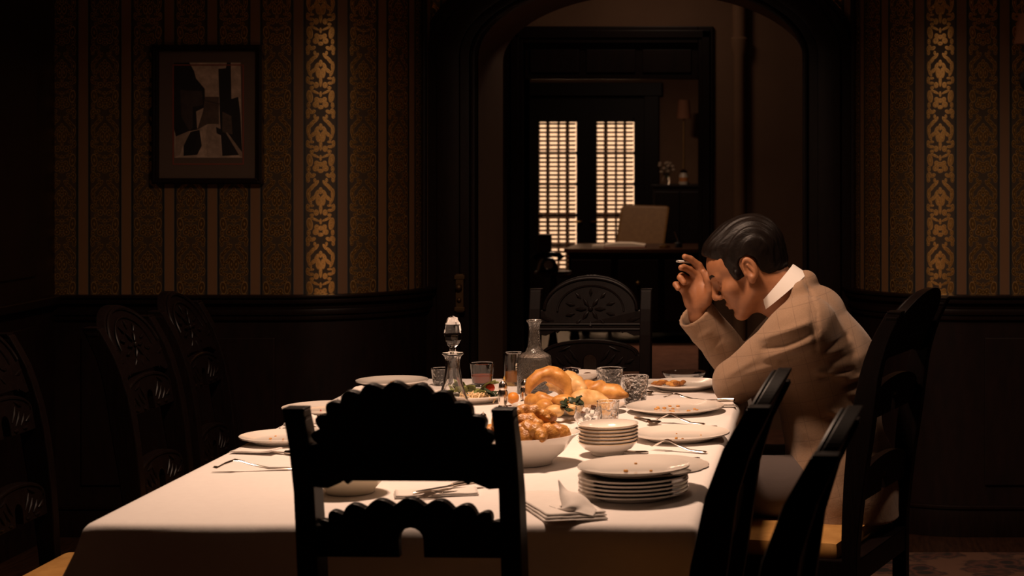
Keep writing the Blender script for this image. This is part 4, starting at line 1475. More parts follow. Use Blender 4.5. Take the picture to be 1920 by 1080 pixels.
av = Vector((-0.74, 0, 0.67)).normalized()
sv = Vector((0, 1, 0))
nv = Vector((0.67, 0, 0.74)).normalized()      # towards the nape
cc = Vector((-0.131, 0, 1.087))
vs, fs = [], []
nC = 40
for i in range(nC):
    a = 2 * PI * i / nC
    back = (1 + math.cos(a)) / 2
    for (rr, t) in ((0.0640, 0.002), (0.0672, 0.002), (0.0735, -0.018 - 0.024 * back), (0.0700, -0.018 - 0.024 * back)):
        q_ = cc + nv * (rr * 1.02 * math.cos(a)) + sv * (rr * math.sin(a)) + av * (t - 0.004 + 0.004 * back)
        vs.append(xf(q_))
for i in range(nC):
    j = (i + 1) % nC
    for k in range(4):
        fs.append((i * 4 + k, j * 4 + k, j * 4 + (k + 1) % 4, i * 4 + (k + 1) % 4))
MB().add(vs, fs).obj('shirt_collar', 'shirt_white', man, smooth=True, label='white shirt collar')


# ---------------- trousers, shoes
def trouser_sdf(p):
    d = capsule(p * np.array([1, 0.8, 1]), (0.02, 0, 0.585), (0.03, 0, 0.57), 0.088, 0.088)
    for s in (-1, 1):
        d = smin(d, capsule(p, (0.02, s * 0.085, 0.572), (-0.41, s * 0.10, 0.575), 0.086, 0.066), 0.03)
        d = smin(d, capsule(p, (-0.41, s * 0.10, 0.575), (-0.40, s * 0.10, 0.14), 0.064, 0.055), 0.02)
    d = smax(d, 0.145 - p[..., 2], 0.004)
    return d + 0.003 * np.sin(p[..., 0] * 40) * np.sin(p[..., 2] * 33)


xs = np.arange(-0.50, 0.14, 0.010)
ys = np.arange(-0.22, 0.2201, 0.010)
zs = np.arange(0.12, 0.70, 0.010)
P, Fc = surface_nets(in_slabs(trouser_sdf, xs, ys, zs), xs, ys, zs)
link('trousers', man_mesh('trousers', P, Fc, 'trouser_wool'), man)
for s in (-1, 1):
    pts = [(-0.36, s * 0.105, 0.060), (-0.40, s * 0.105, 0.062), (-0.47, s * 0.108, 0.052), (-0.55, s * 0.112, 0.042), (-0.60, s * 0.112, 0.036)]
    mb = MB().sweep(pts, [(0.034, 0.044), (0.040, 0.048), (0.040, 0.038), (0.042, 0.028), (0.022, 0.018)], 14)
    mb.obj('shoe', 'shoe_leather', man, smooth=True)

# cigarette between the first two fingers
cg = thing('cigarette', 'lit white cigarette between the raised fingers of the man', 'cigarette', (0, YM, 0))
a = Vector(xf(hp(1296, 494, 0.050)))
b = Vector(xf(hp(1271, 490, 0.000)))
MB().sweep([a, a.lerp(b, 0.5), b], 0.0038, 10).obj('paper', 'cigarette_paper', cg, smooth=True)
MB().sweep([b, b + (b - a) * 0.06], [0.0036, 0.003], 8).obj('ash', 'cigarette_ash', cg)

# ================================================================== TABLEWARE
def plate_prof(r, h=0.014):
    return [(0.0, 0.003), (r * 0.55, 0.003), (r * 0.64, 0.0), (r * 0.68, 0.0), (r * 0.72, 0.004), (r, h), (r * 0.995, h + 0.003), (r * 0.70, 0.0085), (r * 0.60, 0.006), (0.0, 0.006)]


def make_plate(label, loc, r, group, wob=0.0, mat='porcelain', crumbs=0, h=0.0135, name='dinner_plate', crumb_mat='crust', rim=True):
    t = thing(name, label, 'plate', loc, random.random() * 3, group)
    wf = (lambda a, j: wob * abs(math.sin(a * 8)) if j in (5, 6) else 0.0) if wob else None
    MB().lathe(plate_prof(r, h), 64 if wob else 48, wob=wf).obj('dish', mat, t, smooth=True)
    if rim:
        MB().lathe([(r * 0.990, h + 0.0027), (r * 0.965, h + 0.0021)], 48, cap=False, wob=(lambda a, j: wob * abs(math.sin(a * 8))) if wob else None).obj('gilt_rim', 'porcelain_gilt', t)
    for i in range(crumbs):
        a, q_ = random.random() * 6.28, r * 0.5 * math.sqrt(random.random())
        b = 0.0018 + 0.0026 * random.random()
        MB().ball((q_ * math.cos(a), q_ * math.sin(a), 0.006 + b * 0.5), (b * 1.5, b, b * 0.7), 6, 4).obj('crumb', crumb_mat, t)
    return t


random.seed(11)
# right-hand settings
make_plate('used dinner plate with crumbs at the place just behind the bowl stack', onz(1276, 822), 0.118, 'used dinner plates', crumbs=5)
make_plate('used dinner plate with yellow crumbs directly before the man', onz(1266, 771), 0.130, 'used dinner plates', crumbs=14)
pl = make_plate('plate of leftover stew beside the man\'s far elbow', onz(1284, 727), 0.112, 'used dinner plates')
random.seed(5)
for i in range(16):
    a = -0.085 + 0.085 * random.random()
    MB().ball((0.0, 0, 0), (0.008 + 0.006 * random.random(), 0.008, 0.006), 8, 6).obj('stew_piece', 'stew' if i % 3 else 'crust', pl).location = (a, -0.03 + 0.05 * random.random(), 0.012 + 0.005 * random.random())
pl.rotation_euler = (0, 0, 0)
make_plate('used plate at the left table edge nearest the camera', onz(532, 828), 0.103, 'used dinner plates', crumbs=8)
make_plate('used plate with a red scrap, middle of the left table edge', onz(612, 773), 0.115, 'used dinner plates', crumbs=5, crumb_mat='tomato_red')
make_plate('used plate at the far left of the table', onz(735, 722), 0.105, 'used dinner plates', crumbs=3)
# stack of plates
c = onz(1187, 930)
for i in range(5):
    make_plate('dessert plate, number %s from the bottom of the near right plate stack' % ('one', 'two', 'three', 'four', 'five')[i], (c.x + 0.001 * (i % 2), c.y, ZT + 0.0078 * i), 0.110, 'stacked plates', name='dessert_plate', h=0.012)
make_plate('scalloped dinner plate lying askew just below the top of the plate stack', (c.x + 0.016, c.y + 0.060, ZT + 0.0395), 0.131, 'stacked plates', wob=0.022, crumbs=0, h=0.010)
make_plate('dessert plate with crumbs, topmost of the near right plate stack', (c.x + 0.002, c.y - 0.004, ZT + 0.0490), 0.112, 'stacked plates', name='dessert_plate', crumbs=4, h=0.012)


def bowl_prof(r, h, rb, t=0.003):
    return [(0.0, 0.004), (rb * 0.8, 0.004), (rb * 0.9, 0.0), (rb, 0.0), (rb * 1.02, 0.006), (r * 0.80, h * 0.45), (r * 0.95, h * 0.82), (r, h), (r - t, h), (r * 0.92, h * 0.82), (r * 0.77, h * 0.48), (rb * 0.9, 0.011), (0.0, 0.010)]


c = onz(1140, 851)
ORD = ('lowest', 'second', 'third', 'fourth', 'fifth', 'topmost')
for i in range(6):
    t = thing('soup_bowl', '%s cream soup bowl in the stack of six in mid table' % ORD[i], 'bowl', (c.x, c.y, ZT + 0.0078 * i), 0, 'stacked soup bowls')
    MB().lathe(bowl_prof(0.0685, 0.031, 0.036), 40).obj('bowl_body', 'porcelain', t, smooth=True)
    MB().lathe([(0.0688, 0.0296), (0.0690, 0.0312)], 40, cap=False).obj('gilt_rim', 'porcelain_gilt', t)
# bowl behind the near chair
c = onz(657, 922)
t = thing('serving_bowl', 'empty cream bowl seen through the back of the near chair', 'bowl', c)
MB().lathe(bowl_prof(0.085, 0.06, 0.048), 48).obj('bowl_body', 'cream_ware', t, smooth=True)

# big bowl of fried pastries
c = onz(984, 868)
BB = c.copy()
t = thing('pastry_bowl', 'large white bowl heaped with brown fried pastries', 'bowl', c)
MB().lathe(bowl_prof(0.112, 0.066, 0.060, 0.004), 56, wob=lambda a, j: (0.10 * max(0, math.cos(a - 0.35)) ** 6 if j in (7, 8) else 0.0)).obj('bowl_body', 'porcelain', t, smooth=True)


def lump(name, mat, loc, rad, label, cat, group, seed=0, groove=0.0, rot=(0, 0, 0), amp=0.12, n=20, m=12):
    mb = MB().ball((0, 0, 0), 1.0, n, m)
    vs = []
    for (x, y, z) in mb.v:
        k = 1 + amp * noise.noise((x * 1.6 + seed, y * 1.6, z * 1.6 + seed * 0.37))
        if groove:
            k -= groove * abs(math.sin(math.atan2(y, x + 0.3) * 2.5 + z * 2.2))
        vs.append((x * rad[0] * k, y * rad[1] * k, z * rad[2] * k))
    mb.v = vs
    o = mb.obj(name, mat, smooth='all')
    o.location = loc
    o.rotation_euler = rot
    if label:
        tag(o, label, cat, group)
    return o


def twist(name, mat, loc, R_, r_, turn, label, cat, group, rotz=0.0, tilt=0.0, ridges=5.0):
    """crescent or knotted roll: a fat ribbed tube along an arc"""
    pts, rs = [], []
    n = 22
    for i in range(n + 1):
        k = i / n
        a = (k - 0.5) * turn
        pts.append((R_ * math.sin(a), R_ * math.cos(a) - R_, 0.15 * r_ * math.sin(k * PI)))
        e = math.sin(PI * min(max(k, 0.03), 0.97)) ** 0.55
        rs.append(r_ * e * (1 + 0.09 * math.sin(k * PI * 2 * ridges)))
    mb_ = MB().sweep(pts, rs, 18)
    mb_.v = [tuple(Vector(v_) * (1 + 0.0) + Vector(v_).normalized() * (r_ * 0.30 * noise.noise(Vector(v_) * 38 + Vector((rotz * 9, R_ * 90, 0))) + r_ * 0.10 * noise.noise(Vector(v_) * 110))) for v_ in mb_.v]
    o = mb_.obj(name, mat, smooth='all')
    o.location = loc
    o.rotation_euler = (tilt, 0.2 * tilt, rotz)
    return tag(o, label, cat, group)


random.seed(21)
PW = ('resting on the white rim at the right', 'at the front edge of the bowl', 'at the left of the bowl', 'at the back of the bowl', 'at the back right of the bowl', 'at the front right of the bowl', 'at the back left of the bowl')
ang = (0.15, -1.45, 3.0, 1.6, 0.9, -0.7, 2.3)
for i in range(7):
    a = ang[i]
    lump('fried_roll', 'pastry', (c.x + 0.072 * math.cos(a), c.y + 0.066 * math.sin(a), ZT + 0.060 + 0.006 * (i % 2)), (0.034, 0.030, 0.027), 'round fried roll ' + PW[i], 'roll', 'rolls in the pastry bowl', seed=i * 3.1, groove=0.07, rot=(0.3 * i, 0.2, a))
TW = (('crossing the heap from left to right', 0.0, -0.030, 0.092, 0.1), ('curled over the back of the heap', 0.012, 0.030, 0.096, 2.9), ('crowning the pastry heap', 0.004, -0.004, 0.108, 0.5), ('lying low on the near side of the heap', 0.02, -0.062, 0.078, -0.2), ('at the left end of the heap', -0.055, 0.0, 0.090, 1.4))
for w_, dx, dy, dz, rz in TW:
    twist('pastry_twist', 'pastry', (c.x + dx, c.y + dy, ZT + dz), 0.042, 0.020, 2.9, 'ribbed pastry twist ' + w_, 'pastry', 'pastry twists in the bowl', rz, 0.25)
# platter of bread behind it
c = onz(1066, 772)
t = thing('bread_platter', 'oval white platter under the pile of breads', 'platter', c)
MB().lathe(plate_prof(0.150, 0.018), 56, sy=0.72).obj('dish', 'porcelain', t, smooth=True)
bz = ZT + 0.010


def bread_at(u, v, dz=0.0):
    p_ = onz(u, v)
    return (p_.x, p_.y, ZT + dz)


twist('bread_loaf', 'crust', bread_at(1034, 768, 0.092), 0.052, 0.022, 3.6, 'curved golden loaf arching over the left of the bread pile', 'bread', 'breads on the platter', 0.25, 1.15, 2.0)
twist('bread_loaf', 'crust_pale', bread_at(1070, 762, 0.054), 0.075, 0.033, 1.7, 'pale crusted loaf on top of the bread pile', 'bread', 'breads on the platter', -0.5, 0.3, 1.0)
twist('bread_loaf', 'crust', bread_at(1122, 762, 0.036), 0.30, 0.030, 0.55, 'long golden loaf pointing right out of the bread pile', 'bread', 'breads on the platter', -0.15, 0.1, 1.0)
twist('bread_loaf', 'crust_pale', bread_at(1102, 772, 0.026), 0.10, 0.028, 1.3, 'short split loaf low at the right of the bread pile', 'bread', 'breads on the platter', 0.3, 0.2, 1.0)
twist('bread_loaf', 'crust', bread_at(1010, 780, 0.035), 0.055, 0.022, 2.2, 'small hooked loaf at the left foot of the bread pile', 'bread', 'breads on the platter', 2.6, 0.2, 3.0)
for i, (u, v, dz, r_, w_) in enumerate(((1056, 782, 0.040, 0.024, 'in the middle front of the bread pile'), (1076, 788, 0.030, 0.021, 'beside the dark leaves of the bread pile'), (1022, 786, 0.034, 0.022, 'at the left front of the bread pile'), (1040, 792, 0.028, 0.020, 'lowest at the front of the bread pile'))):
    lump('bread_roll', 'crust_pale' if i % 2 else 'crust', bread_at(u, v, dz), (r_ * 1.3, r_, r_ * 0.8), 'small round roll ' + w_, 'roll', 'rolls on the bread platter', seed=i + 40, rot=(0, 0, i))


def leaf_mesh(L, W_, seed):
    vs, fs = [], []
    for i in range(7):
        k = i / 6
        w2 = W_ * math.sin(PI * min(0.98, max(0.04, k)))
        for j in range(5):
            s_ = (j - 2) / 2
            vs.append((k * L, s_ * w2, 0.25 * L * math.sin(k * 2.2) + 0.006 * noise.noise((k * 6 + seed, s_ * 3, seed)) - abs(s_) * 0.004))
    for i in range(6):
        for j in range(4):
            p_ = i * 5 + j
            fs.append((p_, p_ + 5, p_ + 6, p_ + 1))
    top = len(vs)
    vs += [(x, y, z - 0.0012) for x, y, z in vs]
    fs += [tuple(top + i for i in reversed(f)) for f in fs]
    return vs, fs


def greens(label, loc, n, spread, mat, seed, group=None, L=0.035):
    random.seed(seed)
    t_ = thing('salad_leaves', label, 'salad', loc, 0, group)
    for i in range(n):
        o_ = MB().add(*leaf_mesh(L * (0.7 + 0.6 * random.random()), L * 0.38, i + seed)).obj('leaf', mat, t_, smooth='all')
        a = random.random() * 6.28
        r_ = spread * random.random()
        o_.location = (r_ * math.cos(a), r_ * 0.7 * math.sin(a), 0.004 + 0.012 * random.random())
        o_.rotation_euler = (random.uniform(-0.5, 0.5), random.uniform(-0.6, 0.1), random.random() * 6.28)
    return t_


greens('dark green leaves tucked under the breads', bread_at(1070, 788, 0.026), 14, 0.034, 'dark_leaf', 4)
# salad platter, middle of the table
c = onz(868, 752)
t = thing('salad_platter', 'white platter of salad behind the pepper shakers', 'platter', c)
MB().lathe(plate_prof(0.135, 0.018), 48, sy=0.75).obj('dish', 'porcelain', t, smooth=True)
greens('light green lettuce leaves on the salad platter', (c.x + 0.005, c.y + 0.02, ZT + 0.010), 16, 0.06, 'lettuce', 9, L=0.045)
greens('dark leaves at the right end of the salad platter', (c.x + 0.095, c.y - 0.045, ZT + 0.012), 7, 0.022, 'dark_leaf', 12, L=0.026)
random.seed(2)
for i in range(26):
    a, r_ = random.random() * 6.28, 0.045 * random.random()
    MB().sweep([(-0.016, 0, 0), (0, 0.003, 0.003), (0.016, 0, 0)], [0.0015, 0.003, 0.0015], 6).obj('shred', 'shreds', t).matrix_local = Matrix.Translation((0.055 + r_ * math.cos(a), -0.045 + 0.5 * r_ * math.sin(a), 0.011 + 0.012 * random.random())) @ Euler((random.random(), random.random() * 0.6, random.random() * 6.28)).to_matrix().to_4x4()
lump('tomato', 'tomato_red', bread_at(918, 748, 0.030), (0.0150, 0.0150, 0.0135), 'small red tomato beside the salad platter whisky glass', 'tomato', None, amp=0.04)
lump('orange', 'orange_peel', bread_at(962, 760, 0.020), (0.0165, 0.0165, 0.0160), 'small orange between the two tall shakers', 'fruit', None, amp=0.03)
p_ = onz(955, 722)
mb = MB().prism([(-0.022, 0), (0.022, 0), (-0.014, 0.028)], -0.012, 0.012)
o = mb.obj('cheese_wedge', 'cheese', bevel=0.002)
o.location = p_
tag(o, 'yellow cheese wedge in front of the tall amber glass', 'cheese')
# oval dish with black grapes
c = onz(1078, 712)
t = thing('oval_dish', 'white oval dish at the far end holding dark grapes', 'dish', c)
MB().lathe(plate_prof(0.082, 0.022), 44, sy=0.7).obj('dish', 'porcelain', t, smooth=True)
gr = thing('grape_bunch', 'bunch of black grapes on the far oval dish', 'grapes', (c.x - 0.030, c.y - 0.01, ZT + 0.012))
random.seed(8)
gm = MB().ball((0, 0, 0), 0.0095, 10, 7).mesh('grape', 'grape_black', smooth='all')
for i in range(20):
    g_ = link('grape', gm, gr)
    g_.location = (random.uniform(-0.036, 0.036), random.uniform(-0.018, 0.018), random.uniform(0.004, 0.020))
MB().sweep([(-0.02, 0, 0.02), (0.02, 0, 0.026), (0.048, 0.0, 0.022)], 0.002, 6).obj('stem', 'meat_brown', gr)
mb = MB().ball((0, 0, 0), (0.016, 0.010, 0.008), 12, 8)
o = mb.obj('meat_slice', 'meat_brown', smooth='all')
o.location = (c.x + 0.040, c.y - 0.012, ZT + 0.016)
tag(o, 'brown meat slice at the right end of the far oval dish', 'meat')


# ---------------- glassware
def tumbler(label, loc, r, rb, h, mat='cut_glass', liquid=None, level=0.5, group='tumblers on the table', n=20, name='tumbler'):
    t_ = thing(name, label, 'glass', loc, random.random(), group)
    w_ = 0.0025
    MB().lathe([(0.0, 0.0), (rb * 0.92, 0.0), (rb, 0.004), (r, h - 0.001), (r - w_ * 0.5, h), (r - w_, h - 0.001), (rb - w_, 0.011), (rb * 0.6, 0.009), (0.0, 0.009)], n).obj('glass_body', mat, t_, smooth=True)
    if liquid:
        k = level
        rl = (rb - w_) + (r - rb) * k
        MB().lathe([(0.0, 0.0105), (rb - w_ - 0.0006, 0.012), (rl - 0.0006, h * k), (0.0, h * k)], n).obj('drink', liquid, t_, smooth=True)
    return t_


tumbler('cut tumbler half full of reddish whisky on the far left side', onz(904, 724), 0.0370, 0.0275, 0.068, 'clear_glass', 'whisky', 0.52)
tumbler('short tumbler just left of the stoppered decanter', onz(829, 722), 0.0330, 0.0260, 0.050)
tumbler('tall glass with amber drink left of the broad decanter', onz(963, 722), 0.0300, 0.0270, 0.096, 'clear_glass', 'amber_drink', 0.45)
tumbler('cut crystal tumbler standing foremost right of the breads', onz(1191, 758), 0.0380, 0.0290, 0.078)
tumbler('cut crystal tumbler behind the foremost one, right of the breads', onz(1143, 736), 0.0390, 0.0300, 0.070)
tumbler('low crystal tumbler directly behind the soup bowls', onz(1140, 799), 0.0290, 0.0240, 0.064)
tumbler('clear tumbler behind the left post of the near chair', onz(628, 838), 0.0330, 0.0270, 0.060, 'clear_glass')
t = thing('sugar_bowl', 'small round crystal bowl of sugar lumps behind the soup bowls', 'bowl', onz(1103, 802))
MB().lathe([(0.0, 0.0), (0.020, 0.0), (0.024, 0.004), (0.036, 0.028), (0.032, 0.054), (0.0305, 0.054), (0.034, 0.028), (0.022, 0.008), (0.0, 0.007)], 24).obj('bowl_body', 'cut_glass', t, smooth=True)
random.seed(31)
for i in range(9):
    o_ = MB().box((-0.005, -0.005, -0.005), (0.005, 0.005, 0.005)).obj('sugar_lump', 'sugar' if i % 4 else 'meat_brown', t, bevel=0.001)
    a = i * 2.4
    o_.location = (0.013 * math.cos(a), 0.013 * math.sin(a), 0.018 + 0.004 * i)
    o_.rotation_euler = (random.random(), random.random(), random.random())
t = thing('glass_dish', 'shallow clear glass dish at the far right corner of the table', 'dish', onz(1283, 712))
MB().lathe([(0.0, 0.0), (0.045, 0.0), (0.055, 0.006), (0.068, 0.024), (0.066, 0.024), (0.052, 0.010), (0.0, 0.006)], 36).obj('dish_body', 'clear_glass', t, smooth=True)
# decanters
t = thing('stoppered_decanter', 'bell-shaped crystal decanter with tall faceted stopper', 'decanter', onz(849, 772))
MB().lathe([(0.0, 0.0), (0.047, 0.0), (0.050, 0.006), (0.046, 0.020), (0.036, 0.045), (0.026, 0.075), (0.0205, 0.110), (0.0195, 0.135), (0.0215, 0.146), (0.0290, 0.154), (0.0285, 0.157), (0.0160, 0.150), (0.0150, 0.130), (0.0165, 0.105), (0.022, 0.075), (0.031, 0.045), (0.040, 0.020), (0.042, 0.010), (0.0, 0.008)], 16).obj('flask', 'clear_glass', t, smooth=True)
st_ = MB().lathe([(0.0, 0.118), (0.0100, 0.118), (0.0140, 0.146), (0.0080, 0.158), (0.0080, 0.170), (0.0140, 0.176), (0.0225, 0.190), (0.0235, 0.205), (0.0200, 0.232), (0.0120, 0.250), (0.0, 0.254)], 8).obj('stopper', 'clear_glass', t)
t = thing('broad_decanter', 'broad-shouldered cut crystal decanter with flared lip, no stopper', 'decanter', onz(1002, 736))
MB().lathe([(0.0, 0.0), (0.046, 0.0), (0.049, 0.005), (0.049, 0.096), (0.047, 0.104), (0.040, 0.109), (0.026, 0.117), (0.0185, 0.132), (0.0150, 0.178), (0.0170, 0.196), (0.0230, 0.204), (0.0225, 0.207), (0.0130, 0.196), (0.0115, 0.178), (0.0140, 0.134), (0.0210, 0.117), (0.040, 0.103), (0.0445, 0.094), (0.0445, 0.014), (0.0, 0.010)], 24).obj('flask', 'crystal', t, smooth=True)


# shakers
def shaker(label, loc, h, r):
    t_ = thing('shaker', label, 'shaker', loc, 0, 'silver salt and pepper shakers')
    k = h / 0.08
    MB().lathe([(0.0, 0.0), (r, 0.0), (r * 1.05, 0.004 * k), (r * 0.72, 0.012 * k), (r * 0.92, 0.028 * k), (r * 0.86, 0.046 * k), (r * 0.66, 0.052 * k), (0.0, 0.052 * k)], 20).obj('shaker_body', 'silver', t_, smooth=True)
    MB().lathe([(r * 0.74, 0.052 * k), (r * 0.80, 0.056 * k), (r * 0.66, 0.068 * k), (r * 0.24, 0.074 * k), (r * 0.26, 0.078 * k), (0.0, 0.08 * k)], 20).obj('cap', 'silver', t_, smooth=True)


shaker('tall silver shaker before the salad platter', onz(943, 768), 0.082, 0.0150)
shaker('tall silver shaker at the left of the bread pile', onz(984, 757), 0.070, 0.0140)
shaker('small silver shaker just over the crest of the near chair', onz(906, 804), 0.042, 0.0110)
shaker('small silver shaker left of the near chair\'s right post', onz(929, 806), 0.046, 0.0115)


# ---------------- cutlery
def lay(t_, a, b, bow_=0.0):
    """cutlery local +x runs from pixel a (handle end) to pixel b (working end)"""
    A, B = onz(*a), onz(*b)
    t_.location = (A.x, A.y, ZT)
    d_ = B - A
    t_.rotation_euler = (0, 0, math.atan2(d_.y, d_.x))
    return d_.length


CG = 'silver cutlery on the cloth'


def fork(label, a, b, arch=0.010):
    t_ = thing('fork', label, 'fork', group=CG)
    L = lay(t_, a, b)
    hx_ = [(0, 0.002), (0.05, 0.003), (0.30, 0.004), (0.55, 0.004 + arch * 0.5), (0.66, 0.004 + arch * 0.9), (0.74, 0.004 + arch)]
    MB().sweep([(k * L, 0, z) for k, z in hx_], [(0.005, 0.0016), (0.0085, 0.002), (0.006, 0.0022), (0.0042, 0.0022), (0.006, 0.002), (0.0125, 0.0016)], 10).obj('handle', 'silver', t_, smooth=True)
    for i in range(4):
        y = (i - 1.5) * 0.0062
        MB().sweep([(0.73 * L, y * 0.9, 0.004 + arch), (0.85 * L, y, 0.003 + arch * 0.7), (0.95 * L, y, 0.0025 + arch * 0.3), (L, y, 0.003 + arch * 0.35)], [(0.0026, 0.0014), (0.0022, 0.0014), (0.0019, 0.0012), (0.0008, 0.0008)], 6).obj('tine', 'silver', t_, smooth=True)


def knife(label, a, b, z=0.0):
    t_ = thing('table_knife', label, 'knife', group=CG)
    L = lay(t_, a, b)
    t_.location.z += z
    MB().sweep([(0, 0, 0.005), (0.02 * L, 0, 0.005), (0.25 * L, 0, 0.005), (0.44 * L, 0, 0.004)], [(0.006, 0.005), (0.010, 0.006), (0.008, 0.0055), (0.006, 0.0045)], 12).obj('handle', 'silver', t_, smooth=True)
    MB().sweep([(0.43 * L, 0, 0.004), (0.48 * L, 0, 0.003), (0.85 * L, 0.001, 0.002), (0.96 * L, 0.003, 0.002), (L, 0.005, 0.002)], [(0.004, 0.002), (0.008, 0.001), (0.0085, 0.0009), (0.006, 0.0008), (0.001, 0.0006)], 10).obj('blade', 'silver', t_, smooth=True)


def spoon(label, a, b, arch=0.010):
    t_ = thing('spoon', label, 'spoon', group=CG)
    L = lay(t_, a, b)
    MB().sweep([(0, 0, 0.002), (0.06 * L, 0, 0.003), (0.35 * L, 0, 0.004), (0.62 * L, 0, 0.004 + arch), (0.72 * L, 0, 0.003 + arch * 0.7)], [(0.005, 0.0016), (0.0085, 0.002), (0.006, 0.0022), (0.004, 0.0022), (0.005, 0.0018)], 10).obj('handle', 'silver', t_, smooth=True)
    mb = MB().lathe([(0.0, 0.0), (0.010, 0.0016), (0.0185, 0.0075), (0.0180, 0.0080), (0.010, 0.0028), (0.0, 0.0012)], 20)
    o_ = mb.obj('spoon_bowl', 'silver', t_, smooth=True)
    o_.location = (0.85 * L, 0, 0.001)
    o_.scale = (0.15 * L / 0.0185, 1.0, 1.0)


fork('upturned silver fork at the near left edge of the table', (548, 880), (400, 884), 0.020)
knife('silver knife behind the near right plate stack', (1312, 866), (1125, 873))
fork('upturned fork between plate stack and third plate on the right', (1325, 850), (1222, 842), 0.020)
spoon('small spoon at the right foot of the soup bowl stack', (1215, 849), (1142, 853), 0.003)
knife('knife lying before the plate nearest the man', (1345, 806), (1236, 806))
fork('upturned fork just above the knife before the man\'s plate', (1322, 797), (1232, 792), 0.020)
spoon('spoon half under the rim of the man\'s plate', (1192, 783), (1232, 799), 0.004)
fork('upturned fork behind the man\'s plate', (1322, 752), (1246, 748), 0.012)
spoon('dark-bowled spoon beside the stew plate', (1262, 739), (1210, 740), 0.004)
knife('knife lying on the man\'s napkin at the table edge', (1378, 759), (1305, 758), 0.010)
knife('knife tucked under the left edge plate', (560, 854), (505, 848))
knife('upper knife on the napkin behind the near chair', (905, 912), (772, 932), 0.008)
knife('knife on the cloth before the middle left plate', (640, 791), (572, 789))
fork('lower fork on the napkin behind the near chair', (880, 922), (788, 936), 0.006)


# ---------------- napkins
def napkin(label, loc, w_, d_, rotz, layers=3, lift=0.0, seed=0, peak=None):
    t_ = thing('napkin', label, 'napkin', loc, rotz, 'white linen napkins')
    for k in range(layers):
        vs, fs = [], []
        nx, ny = 18, 14
        z0 = 0.0015 + 0.003 * k
        for i in range(nx + 1):
            for j in range(ny + 1):
                x, y = (i / nx - 0.5) * (w_ - 0.004 * k), (j / ny - 0.5) * (d_ - 0.003 * k)
                z = z0 + 0.0025 * (0.5 + noise.noise((x * 25 + seed, y * 25, seed))) + lift * max(0, (i / nx) * 2 - 1.2) ** 2
                vs.append((x, y, z))
        for i in range(nx):
            for j in range(ny):
                p0 = i * (ny + 1) + j
                fs.append((p0, p0 + ny + 1, p0 + ny + 2, p0 + 1))
        o_ = MB().add(vs, fs).obj('fold', 'napkin_linen', t_, smooth='all')
        md_ = o_.modifiers.new('thick', 'SOLIDIFY')
        md_.thickness = 0.0016
    if peak:
        (x0, y0, L_, hh, rz) = peak
        vs, fs = [], []
        for i in range(15):
            k = i / 14
            for j in range(13):
                s_ = j / 12 * 2 - 1
                wv = 0.032 * (0.35 + 0.65 * k)
                vs.append((k * L_, s_ * wv + 0.012 * k * s_ * s_, (hh * (1 - abs(s_) ** 1.6) * (0.15 + 0.85 * math.sin(k * 2.4)) + 0.004 + 0.005 * noise.noise((k * 5, s_ * 3, seed)))))
        for i in range(14):
            for j in range(12):
                p0 = i * 13 + j
                fs.append((p0, p0 + 13, p0 + 14, p0 + 1))
        o_ = MB().add(vs, fs).obj('raised_fold', 'napkin_linen', t_, smooth='all')
        o_.location = (x0, y0, 0.008)
        o_.rotation_euler = (0, 0, rz)
        md_ = o_.modifiers.new('thick', 'SOLIDIFY')
        md_.thickness = 0.0016
    return t_


def loft(rows, nsub=6, seed=0):
    """smooth sheet through rows of world points"""
    def cr(p0, p1, p2, p3, t_):
        return 0.5 * ((2 * p1) + (p2 - p0) * t_ + (2 * p0 - 5 * p1 + 4 * p2 - p3) * t_ ** 2 + (3 * p1 - p0 - 3 * p2 + p3) * t_ ** 3)

    def dense(pts):
        out = []
        for i in range(len(pts) - 1):
            p = [pts[max(i - 1, 0)], pts[i], pts[i + 1], pts[min(i + 2, len(pts) - 1)]]
            out += [cr(*p, k / nsub) for k in range(nsub)]
        return out + [pts[-1]]
    R1 = [dense(r_) for r_ in rows]
    cols = [dense([R1[i][j] for i in range(len(R1))]) for j in range(len(R1[0]))]
    m_ = len(cols[0])
    vs = [tuple(v_ + Vector((0, 0, 0.0012 * noise.noise(v_ * 60 + Vector((seed, 0, 0)))))) for col in cols for v_ in col]
    fs = [(i * m_ + j, (i + 1) * m_ + j, (i + 1) * m_ + j + 1, i * m_ + j + 1) for i in range(len(cols) - 1) for j in range(m_ - 1)]
    return vs, fs


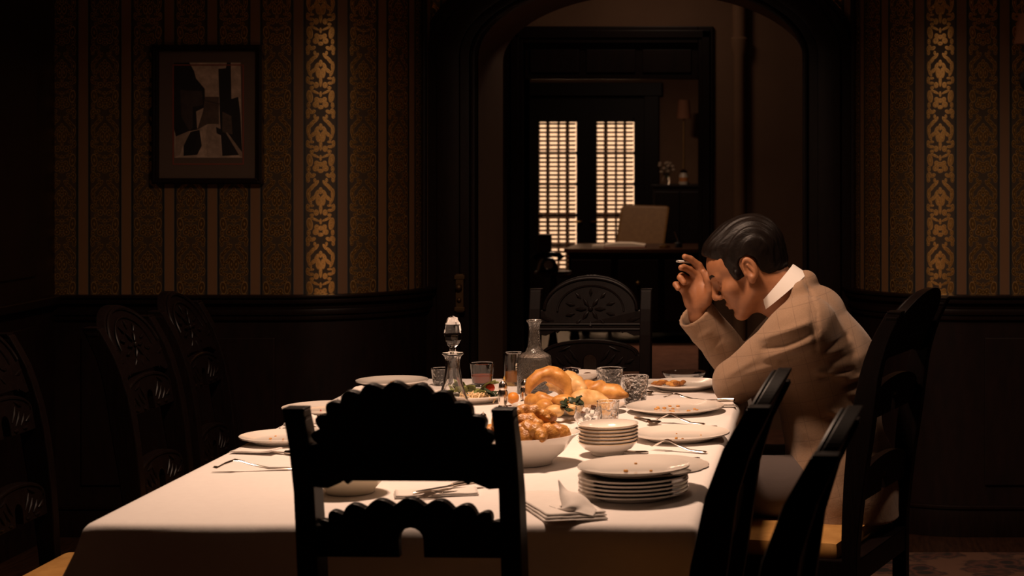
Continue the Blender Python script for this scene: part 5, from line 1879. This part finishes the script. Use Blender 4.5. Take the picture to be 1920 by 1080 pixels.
def tz(u, v, z):
    return onz(u, v, ZT) + Vector((0, 0, z))


t = thing('napkin', 'crumpled napkin with a raised fold at the near table edge', 'napkin', (0, 0, 0), 0, 'white linen napkins')
for k in range(3):
    z = 0.003 + 0.0042 * k
    e = 2.0 * k
    rows = [[tz(955 + e, 935, z), tz(1010, 930, z), tz(1085 - e, 934, z)], [tz(985 + e, 955, z + 0.002), tz(1045, 953, z + 0.003), tz(1112 - e, 954, z)], [tz(1022 + e, 980 - e, z), tz(1075, 979 - e, z + 0.001), tz(1140 - e, 974 - e, z)]]
    o = MB().add(*loft(rows, 6, k * 7.0)).obj('fold', 'napkin_linen', t, smooth='all')
    o.modifiers.new('thick', 'SOLIDIFY').thickness = 0.0022
rows = [[tz(1046, 958, 0.060), tz(1062, 957, 0.038), tz(1085, 958, 0.030), tz(1112, 962, 0.010)],
        [tz(1050, 962, 0.034), tz(1066, 964, 0.036), tz(1092, 964, 0.034), tz(1118, 968, 0.010)],
        [tz(1054, 968, 0.014), tz(1070, 972, 0.022), tz(1094, 970, 0.020), tz(1116, 972, 0.008)],
        [tz(1030, 962, 0.012), tz(1060, 970, 0.012), tz(1086, 974, 0.011), tz(1112, 975, 0.006)]]
o = MB().add(*loft(rows, 6, 3.0)).obj('raised_fold', 'napkin_linen', t, smooth='all')
o.modifiers.new('thick', 'SOLIDIFY').thickness = 0.002
napkin('folded napkin under cutlery behind the near chair', onz(818, 926), 0.165, 0.070, 0.25, 2, 0.0, 5)
napkin('napkin crumpled under the nearest left plate', onz(480, 849), 0.110, 0.045, -0.25, 2, 0.01, 7)
napkin('napkin folded at the table edge by the man\'s elbow', onz(1352, 762), 0.075, 0.050, 0.1, 3, 0.0, 9)
napkin('peaked napkin behind the nearest left plate', onz(560, 806), 0.09, 0.06, 0.4, 2, 0.0, 11, (-0.035, 0.0, 0.08, 0.028, 0.1))
napkin('peaked napkin behind the middle left plate', onz(665, 752), 0.09, 0.06, 0.4, 2, 0.0, 13, (-0.035, 0.0, 0.08, 0.028, 0.1))
